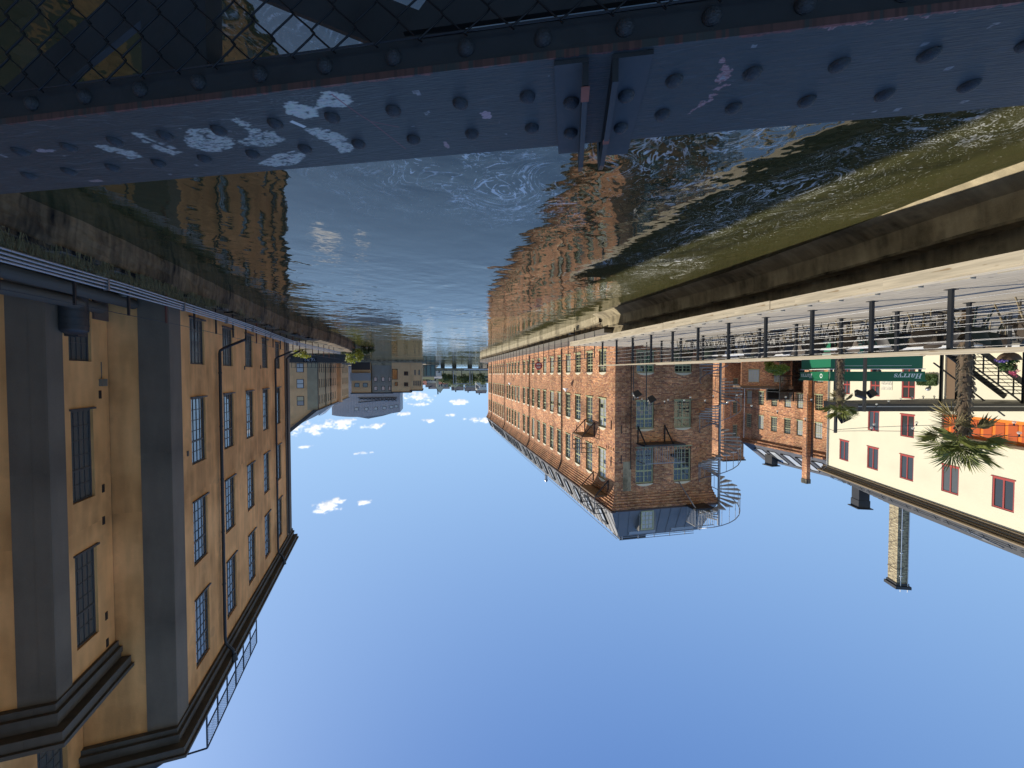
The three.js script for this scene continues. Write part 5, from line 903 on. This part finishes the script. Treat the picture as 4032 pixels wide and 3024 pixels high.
  base(C2, -38.7, 1.5, -33);
}
// ================================================================ FAR BUILDINGS
{
  const O = thing('far_ochre_factory', 'distant ochre factory with a grey corner strip beyond the yellow factory', 'building');
  const dirx = (23.82 - 22.19) / 24.2, ang = Math.atan2(24.2, 1.63);
  const Mr = frame(22.19, -83.41, Math.atan2(24.2, 1.63) + Math.PI);   // x towards the camera (negative = away), z out to the river
  const E0 = frame(22.19, -83.41, Math.atan2(24.2, 1.63) + Math.PI + Math.PI / 2 + Math.PI);
  const wins = []; const wy = [[1.1, 2.9], [4.25, 6.06], [7.6, 9.4]];
  for (let i = 0; i < 9; i++) for (const [a, b] of wy) wins.push([-2.2 - i * 2.4 - .5, -2.2 - i * 2.4 + .5, a, b]);
  mesh('river_wall', tf(Mr, ...wallGeo(-24.2, 0, .3, 10.4, wins, .15, .3)), M.ochreFar, O);
  for (const h of wins) { const p = mesh('window', tf(Mr, bx(h[0], h[1], h[2], h[3], -.14, -.1)), M.darkFrame, O); }
  mesh('pier', tf(Mr, bx(-26.5, -24.21, .3, 10.6, -1, .9)), M.ochreFar, O);
  const w2 = []; for (let i = 0; i < 7; i++) for (const [a, b] of wy) w2.push([-28.5 - i * 2.6 - .5, -28.5 - i * 2.6 + .5, a, b]);
  mesh('river_wall', tf(Mr, ...wallGeo(-46, -26.52, .3, 10.4, w2, .15, .3)), M.ochreFar, O);
  for (const h of w2) mesh('window', tf(Mr, bx(h[0], h[1], h[2], h[3], -.14, -.1)), M.darkFrame, O);
  mesh('end_wall', [bx(24.0, 40, .3, 10.4, -83.6, -83.3)], M.ochreFar, O); mesh('corner_strip', [bx(22.16, 23.998, .3, 10.4, -83.6, -83.28)], std({ map: mottle([.36, .31, .20], .2, 4), roughness: .95 }), O);
  for (const [a, b] of [[1.1, 2.9], [4.25, 6.06], [7.63, 9.5]]) for (const x of [24.6, 27.6, 30.6]) { const g = sub('window', O); mesh('frame', [bx(x, x + 1.3, a, b, -83.299, -83.24)], M.darkFrame, g); mesh('upper_sash', [bx(x + .1, x + 1.2, (a + b) / 2 + .05, b - .1, -83.239, -83.22)], x < 25 && a > 7 ? M.houseGrey : M.glassMilk, g); mesh('lower_sash', [bx(x + .1, x + 1.2, a + .1, (a + b) / 2 - .05, -83.239, -83.22)], x < 25 && a > 7 ? M.blind : M.glassMilk, g); }
  const eo = (s, k, y) => V3(22.19 + s * .0673 + k, y, -83.41 - s * .9977);
  mesh('gable', [quad(V3(22.19, 10.4, -83.5), V3(40, 10.4, -83.5), V3(40, 20, -83.5), V3(34, 20, -83.5))], M.ochreFar, O);
  mesh('roof', [quad(eo(-.6, -.4, 10.35), eo(47, -.4, 10.35), eo(47, 10, 16.5), eo(-.6, 10, 16.5)), quad(V3(21.8, 10.3, -82.9), V3(22.8, 10.3, -82.9), V3(34.5, 20.2, -82.9), V3(33.5, 20.2, -82.9))], M.sheetDark, O);
  mesh('eaves', tf(Mr, bx(-46, .4, 10.4, 10.6, -.5, .4)), M.houseGrey, O);
  for (const s of [.3, 8.2, 14.5]) mesh('downpipe', tf(Mr, cyl(V3(-s, .5, .1), V3(-s, 10.3, .1), .07, 6)), M.darkFrame, O);
  mesh('dormer', [quad(eo(25, 1.2, 10.9), eo(33, 1.2, 10.9), eo(33, 4.5, 14.2), eo(25, 4.5, 14.2)), prism([[0, 0], [4, 0], [4, 3.2]], .3).applyMatrix4(frame(24.5, -108.3, 0, 10.9))], M.houseWhite, O);
  base(O, 24, .3, -84);
  const G = thing('graffiti_wall', 'dark low quay wall with white graffiti below the far ochre factory', 'wall');
  mesh('wall', [bar(V3(27, .55, -79.4), V3(15, .55, -76.9), .5, 1.15)], M.sheetDark, G);
  { const cv = document.createElement('canvas'); cv.width = 512; cv.height = 160; const q = cv.getContext('2d'); q.fillStyle = '#14161a'; q.fillRect(0, 0, 512, 160); q.strokeStyle = '#c9cdd2'; q.lineWidth = 9; q.lineJoin = 'round'; q.beginPath(); q.moveTo(60, 30); q.lineTo(100, 130); q.moveTo(120, 40); q.lineTo(200, 130); q.moveTo(210, 30); q.lineTo(130, 130); q.lineTo(240, 130); q.moveTo(250, 40); q.lineTo(300, 40); q.lineTo(270, 125); q.moveTo(330, 35); q.lineTo(330, 130); q.moveTo(300, 80); q.lineTo(380, 75); q.moveTo(400, 40); q.quadraticCurveTo(470, 60, 410, 95); q.lineTo(460, 130); q.stroke(); const t = new THREE.CanvasTexture(cv); t.colorSpace = THREE.SRGBColorSpace; const g = nonIdx(new THREE.BoxGeometry(2.6, .85, .02)); g.rotateY(-Math.atan2(2.5, -12) + Math.PI); const tg = mesh('tag', g, std({ map: t, roughness: .7 }), G); tg.position.set(22.0, .62, -78.08); }
  base(G, 21, 0, -78);
  const Fw = thing('quay_fence', 'thin dark steel fence on the far right quay', 'fence');
  for (let i = 0; i < 14; i++) mesh('post', [bar(V3(16 + i * .75, .5, -77.9 - i * .157), V3(16 + i * .75, 2.0, -77.9 - i * .157), .06)], M.darkSteel, Fw);
  for (const y of [1.2, 2.0]) mesh('rail', [bar(V3(16, y, -77.9), V3(25.7, y, -79.94), .05)], M.darkSteel, Fw);
  base(Fw, 20, .5, -78.8);
  // grey corrugated block, ochre blocks
  const simple = (name, label, x0, x1, y1, z0, z1, mat, roofMat, wins, winMat, y0 = .3) => { const b = thing(name, label, 'building'); mesh('wall', [bx(x0, x1, y0, y1, z0, z1)], mat, b); mesh('roof', [bx(x0 - .2, x1 + .2, y1 + .002, y1 + .25, z0 - .2, z1 + .2)], roofMat, b); for (const [x, y, w, h] of wins) { const g = sub('window', b); mesh('frame', [bx(x, x + w, y, y + h, z1 + .001, z1 + .06)], M.darkFrame, g); mesh('pane', [bx(x + .1, x + w - .1, y + .1, y + h - .1, z1 + .061, z1 + .07)], winMat || M.glass, g); } return base(b, (x0 + x1) / 2, y0, (z0 + z1) / 2); };
  { const Gb = simple('corrugated_block', 'grey corrugated metal block standing at the water far down the river', 9.34, 14.0, 7.8, -104, -99.3, M.corrug, M.roofDark, [[9.6, 5.0, .55, 1.1], [11.0, 5.0, .8, 1.1], [12.8, 5.0, .8, 1.1], [9.6, 2.75, .55, 1.1], [11.0, 2.75, .8, 1.1], [12.8, 2.75, .8, 1.1]].map(([x, y, w, h]) => [x, y + 1.2, w, h]), M.glassMilk);
    for (let x = 9.5; x < 14; x += .36) { const m = mesh('sheet_rib', bx(-.04, .04, 0, 7.4, 0, .05), M.corrug, Gb); m.position.set(x - Gb.position.x, .05, -99.29 - Gb.position.z); }
    const pl = mesh('plinth', bx(9.2, 14.1, -.3, 1.1, -99.28, -99.1), M.concrete, Gb); pl.position.sub(Gb.position); }
  { const s1 = simple('ochre_annex', 'small ochre building with grey balcony band between the far factories', 14.2, 18.6, 7.75, -103, -98.5, M.ochreFar, M.roofDark, [[14.9, 5.4, 1.1, 1.0], [16.8, 5.4, 1.1, 1.0], [15.0, 3.3, 1.0, .4], [16.8, 3.3, 1.0, .4]], M.glass); const m = mesh('balcony_band', bx(14.15, 18.7, 2.95, 4.8, -98.4, -97.6), M.houseGrey, s1); m.position.sub(s1.position); const m2 = mesh('dark_base', bx(14.3, 18.5, .3, 2.2, -98.49, -98.3), M.sheetDark, s1); m2.position.sub(s1.position); }
  simple('ochre_block', 'ochre block with square dark windows next to the corrugated block', 4.87, 9.3, 7.6, -104, -98.5, M.ochreFar, M.roofDark, [[5.4, 5.3, 1.0, 1.0], [5.4, 2.6, 1.0, 1.0], [7.9, 2.0, 1.3, 2.6], [7.9, 5.2, .7, 1.0]], M.glass);
  simple('ochre_side_block', 'narrow shaded ochre wall with slit windows at the end of the far row', 2.1, 4.85, 7.2, -110, -98.6, M.ochreFar, M.roofDark, [[2.4, 4.9, .25, 1.2], [2.9, 4.9, .25, 1.2], [3.4, 4.9, .25, 1.2], [3.9, 4.9, .25, 1.2], [2.6, 2.2, .3, 1.3], [3.6, 2.2, .3, 1.3]], M.glass);
  simple('glazed_pavilion', 'low yellow and dark green glazed pavilion far down the river', -1.6, 4.7, 3.8, -128, -122.5, M.tealGlass, M.roofGrey, [], M.glass).children.length;
  { const g = thing('pavilion_bay', 'yellow end bay of the low glazed pavilion', 'building'); mesh('panel', [bx(2.6, 4.6, .3, 3.6, -122.4, -122.2)], M.yellowGlass, g); for (const x of [2.5, 4.7, 1.2, -.1, -1.4]) mesh('mullion', [bx(x - .08, x + .08, .3, 3.7, -122.45, -122.15)], M.darkFrame, g); base(g, 3, .3, -122.3); }
  // curved metal hall behind
  const H = thing('metal_hall', 'large blue grey metal clad hall with a curved roof line in the distance', 'building');
  const top = []; for (let i = 0; i <= 20; i++) { const t = i / 20; top.push([33.7 - t * 22.95, 17.5 + 1.1 * Math.sin(Math.pow(t, .8) * Math.PI) - .6 * t]); }
  mesh('wall', prism([[33.7, .5], ...top, [10.75, .5]], 14).translate(0, 0, -158), M.sheetBlue, H);
  for (let x = 11.2; x < 33.5; x += .9) mesh('cladding_seam', [bx(x - .03, x + .03, 9, 17, -143.99, -143.93)], M.sheetBlue, H);
  for (const [x, y] of [[25.6, 15.6], [22.3, 15.6], [19.1, 15.5], [16.2, 15.3], [13.8, 15.0], [12.1, 14.8]]) { const g = sub('window', H); mesh('frame', [bx(x - .6, x + .6, y - .55, y + .55, -143.985, -143.9)], M.darkFrame, g); mesh('pane', [bx(x - .5, x + .5, y - .45, y + .45, -143.89, -143.86)], M.glassMilk, g); }
  const lw = []; for (let i = 0; i < 9; i++) { const x = 12 + i * 1.4; lw.push(bar(V3(x, 11.6 + Math.abs(i - 4) * .05, -143.6), V3(x + 1.4, 12.9 - i * .1, -143.6), .16), bar(V3(x, 12.9 - i * .1, -143.6), V3(x + 1.4, 11.6, -143.6), .16)); }
  mesh('roof_truss', [...lw, bar(V3(12, 11.6, -143.6), V3(25, 11.6, -143.6), .2), bar(V3(12, 12.1, -143.6), V3(25, 13.2, -143.6), .2)], M.sheetDark, H);
  const cap = []; mesh('roof_cone', prism([[31, 17.7], [26, 18.5], [22, 19.3], [17, 18.4], [12, 17.0]], 10).translate(0, 0, -156), M.roofGrey, H);
  base(H, 22, .5, -150);
  // far bridge and its light towers
  const Fb = thing('far_bridge', 'low road bridge with two tall light frames far down the river', 'bridge');
  mesh('deck', [bx(-23, 0, 1.0, 2.0, -153, -147)], M.concrete, Fb); mesh('parapet', [bx(-23, 0, 2.5, 2.6, -147.1, -147), bx(-23, 0, 2.001, 2.1, -147.1, -147)], M.galv, Fb);
  for (const x of [-4.6, -9, -15]) mesh('pier', [bx(x - .7, x + .7, -.5, 1.0, -152, -148)], M.concreteDark, Fb);
  for (const x of [-8.7, -15]) mesh('light_tower', [bar(V3(x, 2, -150), V3(x, 7, -150), .35), bar(V3(x - .9, 2, -150), V3(x - .9, 7, -150), .2)], M.galv, Fb); mesh('gantry', [bar(V3(-8.6, 7, -150), V3(-15.5, 7, -150), .35)], M.galv, Fb);
  mesh('white_pipe', [bar(V3(-12.5, 1.4, -146.8), V3(-23, 1.4, -146.8), .3)], M.paper, Fb);
  base(Fb, -11, -.5, -150);
  for (const [x, r, h, z, lb] of [[-5.6, 2.4, 7.2, -172, 'green tree behind the far bridge nearest the glazed pavilion'], [-9.5, 3.2, 8.6, -174, 'green tree standing behind the first light tower of the far bridge'], [-13.5, 3.0, 8.0, -171, 'green tree between the two light towers of the far bridge'], [-17.5, 3.4, 8.4, -173, 'green tree just past the second light tower of the far bridge'], [-21.5, 3.0, 7.8, -170, 'green tree behind the far bridge nearest the brick factory']]) tree('riverside_tree', lb, x, .5, z, r, h, M.leafD, 3200, .26, 'trees behind the far bridge');
  // hillside houses
  const house = (label, x0, x1, y0, y1, ridge, z, wm, rm, gableFront) => { const b = thing('hillside_house', label, 'house', 'houses on the far rise'), D = 8, xm = (x0 + x1) / 2; mesh('wall', gableFront ? [prism([[x0, y0], [x1, y0], [x1, y1], [xm, ridge], [x0, y1]], D).translate(0, 0, z - D)] : [bx(x0, x1, y0, y1, z - D, z)], wm, b); const k = .25; mesh('roof', gableFront ? [quad(V3(x0 - k, y1 - .1, z + k), V3(xm, ridge + .15, z + k), V3(xm, ridge + .15, z - D), V3(x0 - k, y1 - .1, z - D)), quad(V3(xm, ridge + .15, z + k), V3(x1 + k, y1 - .1, z + k), V3(x1 + k, y1 - .1, z - D), V3(xm, ridge + .15, z - D))] : [quad(V3(x0 - k, y1, z + k), V3(x1 + k, y1, z + k), V3(x1 + k, ridge, z - D / 2), V3(x0 - k, ridge, z - D / 2)), quad(V3(x1 + k, ridge, z - D / 2), V3(x0 - k, ridge, z - D / 2), V3(x0 - k, y1, z - D), V3(x1 + k, y1, z - D))], rm, b); for (let x = x0 + .6; x < x1 - .8; x += 1.5) for (let y = y0 + 1.2; y < y1 - .9; y += 2.4) mesh('window', [bx(x, x + .7, y, y + 1.1, z + .002, z + .05)], M.glass, b); mesh('chimney', [bx(xm + .8, xm + 1.5, y1, ridge + .9, z - D / 2 - .4, z - D / 2 + .4)], M.roofDark, b); return base(b, xm, y0, z - D / 2); };
  house('far house with a cream gable front rising above its neighbours', -7.6, -3.4, 6, 11.3, 14.5, -233, M.houseCream, M.roofDark, true);
  house('far white house with dark roof between red roofed houses', -3.2, 2.8, 5, 8.6, 11.2, -236, M.houseWhite, M.roofDark, false);
  house('far ochre house with red roof left of the trees', -9.8, -5, 3, 6.4, 9.2, -226, M.houseOchre, M.roofRed, false);
  house('far grey building with long flat dark roof', -12, 1, 9, 11.6, 12.8, -250, M.houseGrey, M.roofDark, false);
  house('far small red roofed house nearest the ochre row', 2.5, 6.5, 4, 7.2, 9.6, -232, M.houseOchre, M.roofRed, false);
  house('far pale grey house with dark dormer roof above the trees', -20, -13, 8, 11.2, 13.4, -238, M.houseGrey, M.roofDark, false);
  house('far cream house with dark roof right above the trees', -16.5, -12, 6, 9.6, 11.6, -228, M.houseCream, M.roofDark, true);
  house('far pale house with dark roof near the lamp tower', -27, -21, 8, 11.6, 13.8, -236, M.houseGrey, M.roofDark, false);
  house('far white house beside the brick factory edge', -34, -28, 9, 13.2, 15.2, -236, M.houseWhite, M.roofDark, false);
  house('far white gabled house low beside the brick factory', -31, -26, 4, 8.5, 11, -222, M.houseWhite, M.roofGrey, true);
  house('small white house behind the end of the glazed pavilion', -4.6, -1.8, .5, 4.2, 5.2, -166, M.houseWhite, M.roofGrey, false);
}
scene.traverse((o) => { if (o.isMesh) o.castShadow = o.receiveShadow = true; });
renderer.render(scene, camera);
